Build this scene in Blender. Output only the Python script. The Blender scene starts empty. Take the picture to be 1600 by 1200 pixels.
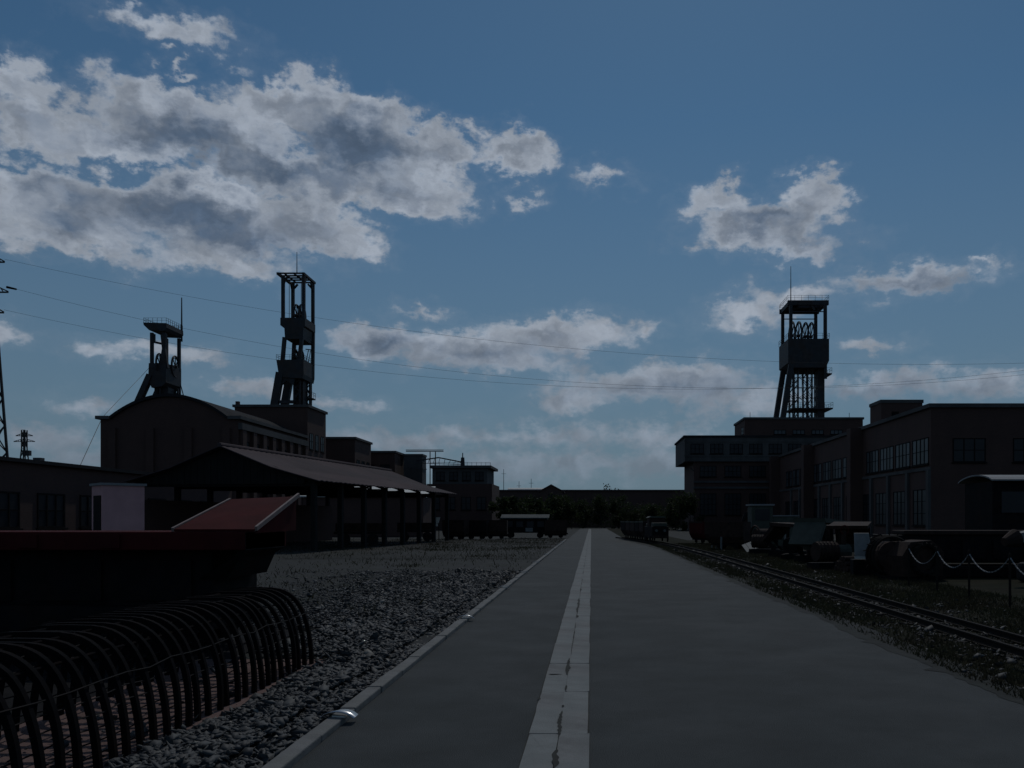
import bpy, math, random
import numpy as np
from mathutils import Vector, Matrix
R = math.radians
rnd = random.Random(7)
scn = bpy.context.scene
col = scn.collection

# ------------------------------------------------------------------ camera
FPX, VPX, VPY, EYE = 1386.0, 924.0, 812.0, 1.75
cam = bpy.data.cameras.new('camera')
cam.sensor_width = 36.0
cam.lens = FPX / 1600 * 36
cam.shift_x = -(VPX - 800) / 1600
cam.shift_y = (VPY - 600) / 1600
cam.clip_end = 6000
camo = bpy.data.objects.new('camera', cam)
col.objects.link(camo)
camo.location = (0, 0, EYE)
camo.rotation_euler = (R(90), 0, 0)
scn.camera = camo

# ------------------------------------------------------------------ view
scn.view_settings.view_transform = 'Standard'
scn.view_settings.look = 'None'
scn.view_settings.gamma = 1
scn.view_settings.exposure = -1.35
SUN_EL, SUN_AZ = 50.0, 8.0          # degrees; azimuth from +Y towards +X
SKY_STRENGTH = 0.066

# ------------------------------------------------------------------ sky with scattered cumulus
w = bpy.data.worlds.new('World')
scn.world = w
w.use_nodes = True
wt = w.node_tree
for n in list(wt.nodes):
    wt.nodes.remove(n)

def wn(kind, **kw):
    n = wt.nodes.new(kind)
    for k, v in kw.items():
        setattr(n, k, v)
    return n

def put(sock, v):
    if isinstance(v, bpy.types.NodeSocket):
        wt.links.new(v, sock)
    else:
        sock.default_value = v

def wm(op, a, b=0.0, c=0.0, clamp=False):
    n = wn('ShaderNodeMath', operation=op)
    n.use_clamp = clamp
    put(n.inputs[0], a); put(n.inputs[1], b); put(n.inputs[2], c)
    return n.outputs[0]

def wv(op, a, b=(0, 0, 0), c=(0, 0, 0), out=0):
    n = wn('ShaderNodeVectorMath', operation=op)
    put(n.inputs[0], a)
    if op not in ('LENGTH', 'NORMALIZE'):
        put(n.inputs[1], b)
    if op == 'MULTIPLY_ADD':
        put(n.inputs[2], c)
    return n.outputs[out]

def wramp(v, a, b, c=0.0, d=1.0, mode='SMOOTHSTEP'):
    n = wn('ShaderNodeMapRange', interpolation_type=mode)
    put(n.inputs['Value'], v)
    put(n.inputs['From Min'], a); put(n.inputs['From Max'], b)
    put(n.inputs['To Min'], c); put(n.inputs['To Max'], d)
    return n.outputs['Result']

def wnoise(vec, scale, detail=6.0, rough=0.55, out='Fac', dist=0.0):
    n = wn('ShaderNodeTexNoise', noise_dimensions='2D')
    put(n.inputs['Vector'], vec)
    n.inputs['Scale'].default_value = scale
    n.inputs['Detail'].default_value = detail
    n.inputs['Roughness'].default_value = rough
    n.inputs['Distortion'].default_value = dist
    return n.outputs[out]

def wmix(f, a, b):
    n = wn('ShaderNodeMix', data_type='RGBA')
    put(n.inputs[0], f); put(n.inputs[6], a); put(n.inputs[7], b)
    return n.outputs[2]

sky = wn('ShaderNodeTexSky', sky_type='NISHITA')
sky.sun_disc = False
sky.sun_elevation = R(SUN_EL)
sky.sun_rotation = R(SUN_AZ)
sky.altitude = 300
sky.air_density = 1.0
sky.dust_density = 0.25
sky.ozone_density = 3.0

tc = wn('ShaderNodeTexCoord')
dirv = wv('NORMALIZE', tc.outputs['Generated'])
sep = wn('ShaderNodeSeparateXYZ'); wt.links.new(dirv, sep.inputs[0])
dx, dy, dz = sep.outputs
az = wm('ARCTAN2', dx, dy)
el = wm('ARCSINE', dz)
comb = wn('ShaderNodeCombineXYZ'); put(comb.inputs[0], az); put(comb.inputs[1], el)
P0 = comb.outputs[0]
# edges of the clouds are broken up at three sizes
flat = wv('MULTIPLY', P0, (1.0, 1.55, 0))          # clouds are wider than tall
n1 = wnoise(flat, 12.0, 3.0, 0.5, 'Color')
n2 = wnoise(flat, 28.0, 7.0, 0.60, 'Color')
calm = wramp(el, 0.04, 0.34, 0.38, 1.0)
W1 = wv('MULTIPLY_ADD', n1, (0.060, 0.045, 0), (-0.030, -0.0225, 0))
W2 = wv('MULTIPLY_ADD', n2, (0.062, 0.056, 0), (-0.031, -0.028, 0))
wsc = wn('ShaderNodeVectorMath', operation='SCALE')
put(wsc.inputs[0], wv('ADD', W1, W2)); put(wsc.inputs['Scale'], calm)
P = wv('ADD', P0, wsc.outputs[0])

def angles(x, y):
    X, Z = (x - VPX) / FPX, (VPY - y) / FPX
    return math.atan2(X, 1.0), math.atan2(Z, math.hypot(X, 1.0))

def cloud_field(blobs, vec):
    acc = None
    for (cx, cy, rx, ry, g) in blobs:
        a, e = angles(cx, cy)
        ca, ce = math.cos(a) ** 2, math.cos(e) ** 2
        ra, re = rx / FPX * ca, ry / FPX * ce
        q = wv('MULTIPLY_ADD', vec, (1 / ra, 1 / re, 0), (-a / ra, -e / re, 0))
        l = wv('LENGTH', q, out=1)
        h = g * min(2.2, max(0.8, ry / 26.0))
        s = wm('MULTIPLY_ADD', l, -h, h)
        acc = s if acc is None else wm('SMOOTH_MAX', acc, s, 0.25)
    return acc

# centre and half-size of each cumulus in the direction it stands, by thousandths of the tangent
CLOUDS = [
 (300,195,170,58,1.0),(450,160,110,48,1.0),(485,128,46,30,.9),(565,200,110,58,1.0),(665,245,84,46,1.0),(712,226,40,28,.9),(640,300,95,40,1.0),(500,275,190,46,1.0),
 (200,215,130,42,1.0),(80,205,120,38,1.0),(30,140,70,36,.9),(48,104,22,20,.7),
 (60,300,120,44,1.0),(180,325,130,48,1.0),(330,338,150,56,1.0),(475,352,115,48,1.0),(560,386,52,22,.9),(110,362,160,38,1.0),(330,402,140,26,.9),(380,420,60,14,.8),
 (260,42,105,26,.75),(283,100,18,9,.6),(805,236,56,42,1.0),(805,308,26,13,.6),(945,266,40,17,.7),
 (1180,352,118,42,1.0),(1265,315,62,42,1.0),(1120,315,60,30,1.0),(1240,380,80,20,.9),
 (1420,436,115,24,.85),(1170,492,75,25,.75),(1245,462,70,20,.75),(1530,410,32,9,.6),(1358,541,44,12,.65),
 (590,535,76,34,1.0),(740,548,140,34,1.0),(860,520,120,34,1.0),(800,570,110,18,.8),(1005,513,28,14,.6),
 (1030,598,150,34,.85),(900,620,70,26,.8),(1150,622,110,22,.7),(1420,602,180,20,.8),(1560,596,70,20,.8),
 (655,488,34,8,.5),(230,547,110,14,.7),(310,561,52,12,.6),(140,631,60,14,.6),(400,606,80,13,.65),(520,631,70,10,.6),
 (830,682,150,20,.6),(1010,680,110,26,.6),(930,725,220,24,.6),(620,690,140,18,.55),(790,735,220,24,.5),
 (60,690,90,20,.55),(130,716,70,12,.5),(10,522,34,12,.6)]
CORES = [
 (300,218,125,36,1.0),(560,226,100,48,1.0),(450,266,150,28,1.0),(310,346,120,40,1.0),(400,368,90,26,.9),(130,342,50,32,.8),(220,370,60,20,.7),(70,285,40,14,.6),(560,270,80,24,.8),
 (600,540,62,20,.9),(760,556,110,18,.6),(1190,345,66,24,.9),(1250,370,40,12,.5),(1050,608,110,16,.6),(1420,442,70,12,.5),(1400,608,120,10,.5)]
f = cloud_field(CLOUDS, P)
# beyond the frame the same scattered cumulus goes on over the whole dome
plan = wn('ShaderNodeCombineXYZ')
zz = wm('ADD', wm('MAXIMUM', dz, 0.0), 0.12)
put(plan.inputs[0], wm('DIVIDE', dx, zz)); put(plan.inputs[1], wm('DIVIDE', dy, zz))
g = wnoise(plan.outputs[0], 0.9, 5.0, 0.55)
g = wramp(g, 0.50, 0.72, -0.6, 1.0, 'LINEAR')
in_az = wm('MULTIPLY', wramp(az, -0.70, -0.60), wramp(az, 0.60, 0.50))
in_el = wm('MULTIPLY', wramp(el, 0.66, 0.56), wramp(el, -0.05, 0.0))
outside = wm('SUBTRACT', 1.0, wm('MULTIPLY', in_az, in_el))
gen = wm('MULTIPLY_ADD', outside, 2.0, wm('SUBTRACT', g, 2.0))
f = wm('MAXIMUM', f, gen)
nf = wnoise(flat, 55.0, 7.0, 0.60)
nb = wnoise(flat, 18.0, 4.0, 0.55)
body = wm('MULTIPLY_ADD', wm('SUBTRACT', nf, 0.5), 0.8, f)
body = wm('MULTIPLY_ADD', wm('SUBTRACT', nb, 0.5), 0.9, body)
cover = wramp(body, -0.25, 0.50)
veil = wramp(body, -0.8, 0.5, 0.0, 0.16)
cover = wm('MAXIMUM', cover, veil)
core = cloud_field(CORES, P)
core = wm('MULTIPLY_ADD', wm('SUBTRACT', nb, 0.5), 1.2, wm('MULTIPLY_ADD', wm('SUBTRACT', nf, 0.5), 0.5, core))
core = wm('MAXIMUM', core, wm('SUBTRACT', gen, 0.55))
dark = wramp(core, -0.70, 1.25)
thick = wramp(wm('MULTIPLY_ADD', wm('SUBTRACT', nb, 0.5), 2.2, body), 0.5, 2.4, 0.0, 0.40)
dark = wm('MAXIMUM', dark, thick)
low = wramp(el, 0.02, 0.22)
lit = wmix(low, (6.5, 8.1, 10.2, 1), (11.8, 13.3, 15.6, 1))
shade = wmix(low, (4.3, 6.0, 8.3, 1), (3.1, 4.5, 6.8, 1))
# billows: the side of each lump turned to the sun is brighter
r0 = wnoise(P, 22.0, 4.0, 0.5)
r1 = wnoise(wv('ADD', P, (0.004, 0.014, 0)), 22.0, 4.0, 0.5)
relief = wm('MULTIPLY_ADD', wm('SUBTRACT', r0, r1), 0.9, 1.0)
relief = wm('MINIMUM', wm('MAXIMUM', relief, 0.82), 1.2)
deep = wramp(body, 0.25, 1.5)
lit = wmix(deep, lit, wmix(low, (5.3, 6.9, 9.0, 1), (8.6, 9.9, 12.0, 1)))
cs = wn('ShaderNodeVectorMath', operation='SCALE')
put(cs.inputs[0], wmix(dark, lit, shade)); put(cs.inputs['Scale'], relief)
ccol = cs.outputs[0]
skt = wv('MULTIPLY', sky.outputs[0], (0.88, 1.31, 1.42))       # deep clear summer blue
skyc = wmix(wramp(el, 0.0, 0.42, 0.92, 0.0, 'LINEAR'), skt, (4.0, 5.9, 8.1, 1))      # thin summer haze low in the sky
final = wmix(wm('MULTIPLY', cover, wramp(el, -0.01, 0.10, 0.35, 0.95)), skyc, ccol)
bg = wn('ShaderNodeBackground')
put(bg.inputs[0], final)
bg.inputs[1].default_value = SKY_STRENGTH
wo = wn('ShaderNodeOutputWorld')
wt.links.new(bg.outputs[0], wo.inputs[0])

w.cycles.sampling_method = 'MANUAL'
w.cycles.sample_map_resolution = 256
scn.cycles.max_bounces = 5
scn.cycles.diffuse_bounces = 3
scn.cycles.sample_clamp_indirect = 4

# ------------------------------------------------------------------ sun
sl = bpy.data.lights.new('sun', 'SUN')
sl.energy = 2.1
sl.angle = R(0.53)
sl.color = (1.0, 0.97, 0.92)
so = bpy.data.objects.new('sun', sl)
col.objects.link(so)
sd = Vector((math.sin(R(SUN_AZ)) * math.cos(R(SUN_EL)), math.cos(R(SUN_AZ)) * math.cos(R(SUN_EL)), math.sin(R(SUN_EL))))
so.rotation_euler = (-sd).to_track_quat('-Z', 'Y').to_euler()
so.location = (0, 0, 60)

# ------------------------------------------------------------------ materials
MATS = {}
def mat(name, c, rough=0.8, metal=0.0, var=0.25, scale=3.0, bump=0.0, bscale=None, c2=None, spec=0.3, stretch=(1, 1, 1), c2amt=(0.45, 0.65), detail=6):
    """plain surface with uneven colour (var), optional second colour in patches (c2) and fine relief"""
    m = bpy.data.materials.new(name); m.use_nodes = True
    t = m.node_tree; N = t.nodes; L = t.links
    b = N['Principled BSDF']
    b.inputs['Roughness'].default_value = rough
    b.inputs['Metallic'].default_value = metal
    b.inputs['Specular IOR Level'].default_value = spec
    co = N.new('ShaderNodeTexCoord'); mp = N.new('ShaderNodeMapping')
    mp.inputs['Scale'].default_value = stretch
    L.new(co.outputs['Object'], mp.inputs[0])
    no = N.new('ShaderNodeTexNoise'); no.inputs['Scale'].default_value = scale
    no.inputs['Detail'].default_value = detail; no.inputs['Roughness'].default_value = 0.6
    L.new(mp.outputs[0], no.inputs['Vector'])
    r = N.new('ShaderNodeMapRange')
    r.inputs['From Min'].default_value = 0.25; r.inputs['From Max'].default_value = 0.75
    r.inputs['To Min'].default_value = 1 - var; r.inputs['To Max'].default_value = 1 + var
    L.new(no.outputs['Fac'], r.inputs['Value'])
    mul = N.new('ShaderNodeVectorMath'); mul.operation = 'SCALE'
    L.new(r.outputs[0], mul.inputs['Scale'])
    if c2 is not None:
        n2 = N.new('ShaderNodeTexNoise'); n2.inputs['Scale'].default_value = scale * 0.35; n2.inputs['Detail'].default_value = 7
        n2.inputs['Roughness'].default_value = 0.65
        L.new(mp.outputs[0], n2.inputs['Vector'])
        r2 = N.new('ShaderNodeMapRange'); r2.inputs['From Min'].default_value = c2amt[0]; r2.inputs['From Max'].default_value = c2amt[1]
        L.new(n2.outputs['Fac'], r2.inputs['Value'])
        mx = N.new('ShaderNodeMix'); mx.data_type = 'RGBA'
        L.new(r2.outputs[0], mx.inputs[0]); mx.inputs[6].default_value = (*c, 1); mx.inputs[7].default_value = (*c2, 1)
        L.new(mx.outputs[2], mul.inputs[0])
    else:
        mul.inputs[0].default_value = c
    L.new(mul.outputs[0], b.inputs['Base Color'])
    if bump:
        nb_ = N.new('ShaderNodeTexNoise'); nb_.inputs['Scale'].default_value = bscale or scale * 6; nb_.inputs['Detail'].default_value = 4
        L.new(mp.outputs[0], nb_.inputs['Vector'])
        bp = N.new('ShaderNodeBump'); bp.inputs['Strength'].default_value = bump; bp.inputs['Distance'].default_value = 0.02
        L.new(nb_.outputs['Fac'], bp.inputs['Height']); L.new(bp.outputs[0], b.inputs['Normal'])
    MATS[name] = m
    return m

def mat_brick(name, c1, c2, cm, scale=1.0):
    m = mat(name, c1, 0.9, var=0.3, scale=0.35, bump=0)
    t = m.node_tree; N = t.nodes; L = t.links
    b = N['Principled BSDF']
    src = b.inputs['Base Color'].links[0].from_socket
    co = N.new('ShaderNodeTexCoord')
    # courses by height, along whichever wall direction
    sp = N.new('ShaderNodeSeparateXYZ'); L.new(co.outputs['Object'], sp.inputs[0])
    ad = N.new('ShaderNodeMath'); ad.operation = 'ADD'; L.new(sp.outputs[0], ad.inputs[0]); L.new(sp.outputs[1], ad.inputs[1])
    cb = N.new('ShaderNodeCombineXYZ'); L.new(ad.outputs[0], cb.inputs[0]); L.new(sp.outputs[2], cb.inputs[1])
    br = N.new('ShaderNodeTexBrick'); L.new(cb.outputs[0], br.inputs['Vector'])
    br.inputs['Scale'].default_value = 1.0 * scale
    br.inputs['Brick Width'].default_value = 0.24; br.inputs['Row Height'].default_value = 0.08; br.inputs['Mortar Size'].default_value = 0.008
    br.inputs['Color1'].default_value = (*c1, 1); br.inputs['Color2'].default_value = (*c2, 1); br.inputs['Mortar'].default_value = (*cm, 1)
    mu = N.new('ShaderNodeMix'); mu.data_type = 'RGBA'; mu.inputs[0].default_value = 0.55
    L.new(src, mu.inputs[6]); L.new(br.outputs['Color'], mu.inputs[7])
    L.new(mu.outputs[2], b.inputs['Base Color'])
    return m

mat('asphalt', (0.037, 0.043, 0.044), 0.85, var=0.30, scale=1.1, bump=0.7, bscale=110, c2=(0.049, 0.054, 0.055), spec=0.24, detail=12)
mat('slab', (0.18, 0.19, 0.185), 0.9, var=0.28, scale=2.2, bump=0.4, bscale=60, c2=(0.155, 0.155, 0.15), detail=9)
mat('joint_dirt', (0.026, 0.027, 0.023), 0.95, var=0.5, scale=9)
mat('kerbstone', (0.16, 0.16, 0.155), 0.9, var=0.25, scale=5, bump=0.4, bscale=50, c2=(0.14, 0.14, 0.13))
mat('shale', (0.024, 0.025, 0.025), 0.95, var=0.5, scale=1.6, bump=0.9, bscale=30, c2=(0.017, 0.021, 0.015), c2amt=(0.4, 0.7), detail=10)
mat('red_dirt', (0.135, 0.085, 0.075), 0.95, var=0.35, scale=4, bump=0.6, bscale=40)
mat('stone_a', (0.050, 0.054, 0.056), 0.75, var=0.35, scale=14, spec=0.4)
mat('stone_b', (0.026, 0.029, 0.032), 0.7, var=0.35, scale=14, spec=0.4)
mat('stone_c', (0.17, 0.165, 0.15), 0.8, var=0.3, scale=14)
mat('grass', (0.028, 0.031, 0.019), 0.85, var=0.4, scale=1.2, c2=(0.036, 0.032, 0.023), spec=0.05)
mat('foliage', (0.024, 0.036, 0.014), 0.75, var=0.5, scale=0.9, spec=0.2, c2=(0.035, 0.045, 0.018))
mat('bark', (0.06, 0.05, 0.04), 0.95, var=0.3, scale=6, stretch=(1, 1, .2))
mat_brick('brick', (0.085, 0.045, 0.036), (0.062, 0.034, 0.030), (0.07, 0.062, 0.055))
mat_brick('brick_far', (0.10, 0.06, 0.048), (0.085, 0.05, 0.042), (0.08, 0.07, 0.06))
mat('soot_concrete', (0.085, 0.082, 0.08), 0.9, var=0.3, scale=0.5, c2=(0.055, 0.053, 0.052), stretch=(1, 1, .3))
mat('steel', (0.032, 0.034, 0.038), 0.65, var=0.35, scale=1.2, c2=(0.045, 0.03, 0.024), spec=0.3)
mat('tar_roof', (0.028, 0.028, 0.03), 0.95, var=0.3, scale=0.6, spec=0.1)
mat('zinc', (0.2, 0.2, 0.2), 0.55, var=0.2, scale=0.8)
mat('rust_sheet', (0.082, 0.060, 0.062), 0.9, var=0.25, scale=0.5, c2=(0.062, 0.052, 0.056), stretch=(1, .3, 1), spec=0.12, detail=9)
mat('red_paint', (0.066, 0.012, 0.012), 0.8, var=0.25, scale=2.5, c2=(0.048, 0.012, 0.012), spec=0.05)
mat('sunlit_edge', (0.19, 0.14, 0.125), 0.6, var=0.3, scale=9)  # pale tone stands in for sunlight along the red plate's edges
mat('hut_paint', (0.52, 0.29, 0.29), 0.8, var=0.15, scale=1.5)
mat('black_iron', (0.010, 0.010, 0.011), 0.75, var=0.4, scale=4, c2=(0.016, 0.011, 0.010), spec=0.08)
mat('rust', (0.040, 0.024, 0.019), 0.85, var=0.45, scale=5, bump=0.3, c2=(0.022, 0.016, 0.014), spec=0.15)
mat('rail_steel', (0.018, 0.015, 0.013), 0.8, var=0.3, scale=8, spec=0.08)
mat('dull_roof', (0.11, 0.115, 0.11), 0.9, var=0.2, scale=3, spec=0.06)
mat('path', (0.040, 0.041, 0.038), 0.95, var=0.35, scale=1.5, bump=.5, spec=.1)
mat('timber', (0.014, 0.013, 0.012), 0.95, var=0.4, scale=5, stretch=(1, 1, .2))
mat('silver', (0.62, 0.62, 0.62), 0.28, 1.0, var=0.12, scale=6)
mat('white_paint', (0.62, 0.61, 0.56), 0.6, var=0.15, scale=4)
mat('pale_panel', (0.19, 0.19, 0.18), 0.7, var=0.25, scale=4)
mat('rubber', (0.02, 0.02, 0.02), 0.9, var=0.2)
mat('cable', (0.025, 0.025, 0.03), 0.6, var=0.1)
mat('mint_paint', (0.052, 0.058, 0.045), 0.7, var=0.3, scale=3)
g_ = mat('glass', (0.018, 0.02, 0.024), 0.35, var=0.3, scale=0.8, spec=0.25)
g2 = mat('sky_glass', (0.06, 0.068, 0.075), 0.4, var=0.4, scale=0.6, spec=0.4)  # pale bluish sky reflection put into the pane colour

for nm_ in ('grass', 'foliage'):           # blades and leaves let light through
    t_ = MATS[nm_].node_tree; b_ = t_.nodes['Principled BSDF']
    tl_ = t_.nodes.new('ShaderNodeBsdfTranslucent'); mx_ = t_.nodes.new('ShaderNodeMixShader'); mx_.inputs[0].default_value = .4
    t_.links.new(b_.inputs['Base Color'].links[0].from_socket, tl_.inputs['Color'])
    t_.links.new(b_.outputs[0], mx_.inputs[1]); t_.links.new(tl_.outputs[0], mx_.inputs[2])
    t_.links.new(mx_.outputs[0], t_.nodes['Material Output'].inputs[0])
mat('soot_iron', (0.007, 0.007, 0.008), 0.9, var=0.4, scale=6, c2=(0.012, 0.008, 0.007), spec=0.04)
mat('coal', (0.012, 0.012, 0.013), 0.95, var=0.5, scale=3, bump=0.8, bscale=40, spec=0.1)  # ground tone kept near black to hold the shade behind the ribs
# ------------------------------------------------------------------ mesh helpers
class MB:
    def __init__(self): self.v = []; self.f = []
    def add(self, vs, fs):
        o = len(self.v); self.v += [tuple(p) for p in vs]; self.f += [tuple(i + o for i in q) for q in fs]; return self
    def box(self, x0, x1, y0, y1, z0, z1):
        v = [(x, y, z) for z in (z0, z1) for y in (y0, y1) for x in (x0, x1)]
        return self.add(v, [(0, 2, 3, 1), (4, 5, 7, 6), (0, 1, 5, 4), (2, 6, 7, 3), (0, 4, 6, 2), (1, 3, 7, 5)])
    def bar(self, a, b, w=0.2, h=None, up=(0, 0, 1), w2=None):
        a, b = Vector(a), Vector(b); h = h or w; k = (w2 / w) if w2 else 1
        d = (b - a).normalized(); u = Vector(up)
        if abs(d.dot(u)) > 0.98: u = Vector((0, 1, 0))
        s = d.cross(u).normalized(); t = s.cross(d)
        v = []
        for p, q in ((a, 1), (b, k)):
            for i, j in ((-1, -1), (1, -1), (1, 1), (-1, 1)): v.append(p + s * i * w / 2 * q + t * j * h / 2 * q)
        return self.add(v, [(0, 3, 2, 1), (4, 5, 6, 7), (0, 1, 5, 4), (1, 2, 6, 5), (2, 3, 7, 6), (3, 0, 4, 7)])
    def cyl(self, a, b, r, r2=None, n=10, cap=True):
        a, b = Vector(a), Vector(b); r2 = r if r2 is None else r2
        d = (b - a).normalized(); u = Vector((0, 0, 1)) if abs(d.z) < 0.9 else Vector((1, 0, 0))
        s = d.cross(u).normalized(); t = s.cross(d)
        v = [p + (s * math.cos(2 * math.pi * i / n) + t * math.sin(2 * math.pi * i / n)) * q for p, q in ((a, r), (b, r2)) for i in range(n)]
        f = [(i, (i + 1) % n, n + (i + 1) % n, n + i) for i in range(n)]
        if cap: f += [tuple(range(n - 1, -1, -1)), tuple(range(n, 2 * n))]
        return self.add(v, f)
    def prism(self, pts, off):
        """flat outline pts pushed along off"""
        n = len(pts); o = Vector(off); p = [Vector(q) for q in pts]
        v = p + [q + o for q in p]
        return self.add(v, [tuple(range(n - 1, -1, -1)), tuple(range(n, 2 * n))] + [(i, (i + 1) % n, n + (i + 1) % n, n + i) for i in range(n)])
    def tube(self, pts, r, n=5):
        pts = [Vector(p) for p in pts]; v = []
        for i, p in enumerate(pts):
            d = (pts[min(i + 1, len(pts) - 1)] - pts[max(i - 1, 0)]).normalized()
            u = Vector((0, 0, 1)) if abs(d.z) < 0.9 else Vector((0, 1, 0))
            s = d.cross(u).normalized(); t = s.cross(d)
            v += [p + (s * math.cos(2 * math.pi * k / n) + t * math.sin(2 * math.pi * k / n)) * r for k in range(n)]
        m = len(pts)
        f = [(i * n + k, i * n + (k + 1) % n, (i + 1) * n + (k + 1) % n, (i + 1) * n + k) for i in range(m - 1) for k in range(n)]
        return self.add(v, f + [tuple(range(n - 1, -1, -1)), tuple(range((m - 1) * n, m * n))])
    def ribbon(self, pts, w, h, side):
        """rectangular bar swept along pts; side is the constant sideways direction"""
        s = Vector(side).normalized(); pts = [Vector(p) for p in pts]; v = []
        for i, p in enumerate(pts):
            d = (pts[min(i + 1, len(pts) - 1)] - pts[max(i - 1, 0)]).normalized(); t = s.cross(d).normalized()
            v += [p + s * a * w / 2 + t * c * h / 2 for a, c in ((-1, -1), (1, -1), (1, 1), (-1, 1))]
        m = len(pts)
        f = [(i * 4 + k, i * 4 + (k + 1) % 4, (i + 1) * 4 + (k + 1) % 4, (i + 1) * 4 + k) for i in range(m - 1) for k in range(4)]
        return self.add(v, f + [(3, 2, 1, 0), tuple(range(m * 4 - 4, m * 4))])
    def ring(self, c, axis, r, tr, n=24, k=6):
        c = Vector(c); a = Vector(axis).normalized(); u = Vector((0, 0, 1)) if abs(a.z) < .9 else Vector((1, 0, 0))
        s = a.cross(u).normalized(); t = s.cross(a); v = []; f = []
        for i in range(n):
            th = 2 * math.pi * i / n; rd = s * math.cos(th) + t * math.sin(th)
            for j in range(k):
                ph = 2 * math.pi * j / k; v.append(c + rd * (r + tr * math.cos(ph)) + a * tr * math.sin(ph))
        for i in range(n):
            for j in range(k): f.append((i * k + j, i * k + (j + 1) % k, (i + 1) % n * k + (j + 1) % k, (i + 1) % n * k + j))
        return self.add(v, f)
    def mesh(self, name, m, smooth=False):
        me = bpy.data.meshes.new(name); me.from_pydata(self.v, [], self.f); me.validate(); me.update()
        # outward faces
        import bmesh
        bm = bmesh.new(); bm.from_mesh(me); bmesh.ops.recalc_face_normals(bm, faces=bm.faces); bm.to_mesh(me); bm.free()
        if m: me.materials.append(MATS[m])
        if smooth:
            for p in me.polygons: p.use_smooth = True
        return me
    def build(self, name, m, parent=None, smooth=False, bevel=0.0):
        o = bpy.data.objects.new(name, self.mesh(name, m, smooth)); col.objects.link(o)
        if parent is not None: o.parent = parent
        if bevel:
            b = o.modifiers.new('bevel', 'BEVEL'); b.width = bevel; b.segments = 2; b.limit_method = 'ANGLE'
        return o

def share(o, parent, loc=(0, 0, 0), rot=(0, 0, 0), scale=None, name=None):
    """another object with the same mesh"""
    c = o.copy(); col.objects.link(c); c.parent = parent; c.location = loc; c.rotation_euler = rot
    if scale: c.scale = scale
    if name: c.name = name
    return c

def tag(o, label=None, cat=None, group=None, kind=None):
    if label: o['label'] = label
    if cat: o['category'] = cat
    if group: o['group'] = group
    if kind: o['kind'] = kind
    return o

def thing(name, label, cat, loc=(0, 0, 0), rz=0.0, group=None):
    e = bpy.data.objects.new(name, None); col.objects.link(e); e.empty_display_size = 0.3
    e.location = loc; e.rotation_euler = (0, 0, rz)
    return tag(e, label, cat, group)

def copy_tree(o, parent=None):
    c = o.copy(); col.objects.link(c); c.parent = parent
    for ch in list(o.children): copy_tree(ch, c)
    return c

def at(px, d):              # sideways position of something seen in column px of the photo at distance d
    return (px - VPX) / FPX * d
def ht(py, d):              # its height from the row
    return EYE + (VPY - py) / FPX * d

# ------------------------------------------------------------------ ground, road, kerb, gutter strip
def sheet(name, x0, x1, y0, y1, z, m, nx=1, ny=1):
    mb = MB()
    for i in range(nx + 1):
        for j in range(ny + 1):
            mb.v.append((x0 + (x1 - x0) * i / nx, y0 + (y1 - y0) * j / ny, z))
    for i in range(nx):
        for j in range(ny):
            a = i * (ny + 1) + j; mb.f.append((a, a + ny + 1, a + ny + 2, a + 1))
    return tag(mb.build(name, m), kind='structure')

sheet('ground', -2500, 2500, -400, 3500, -0.03, 'shale')
rd = MB()
EDGE = lambda d: 4.12 - 1.12 * max(0, min(1, (d - 48) / 27)) ** 1.4
ds = [-12 + 60 * k / 10 for k in range(11)] + [48 + 27 * k / 12 for k in range(1, 13)] + [110, 176]
rd.v += [(-2.12, d, 0) for d in ds] + [(EDGE(d), d, 0) for d in ds]
m_ = len(ds); rd.f += [(k, m_ + k, m_ + k + 1, k + 1) for k in range(m_ - 1)]
tag(rd.build('road', 'asphalt'), kind='structure')
# soil and moss creeping over the ragged edge of the asphalt
rg = MB(); n_ = 420; a_ = 0.0
for k in range(n_):
    d = -4 + 90 * (k / n_) ** 1.4; a_ = .8 * a_ + rnd.uniform(-.05, .05)
    e = EDGE(d) - .10 + a_ - (.14 if rnd.random() < .05 else 0)
    rg.v += [(e, d, .004), (EDGE(d) + .35, d, .004)]
rg.f += [(2 * k, 2 * k + 1, 2 * k + 3, 2 * k + 2) for k in range(n_ - 1)]
tag(rg.build('verge_soil', 'shale'), kind='structure')
sheet('verge', 2.4, 8.2, -12, 176, -0.010, 'grass')
sheet('meadow', 8.205, 60, 2, 76, -0.012, 'grass')
sheet('gravel_path', -60, -2.30, 63, 79, -0.012, 'path')
sheet('trodden_path', -14, -2.30, 40, 45, -0.014, 'path')
sheet('dirt_bed', -4.95, -3.25, -3.5, 11.2, -0.012, 'red_dirt')
sheet('shade_bed', -22, -4.6, -3.5, 17, -0.020, 'coal')  # dark sheet painting the shade between the rib gallery and the loader

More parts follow.
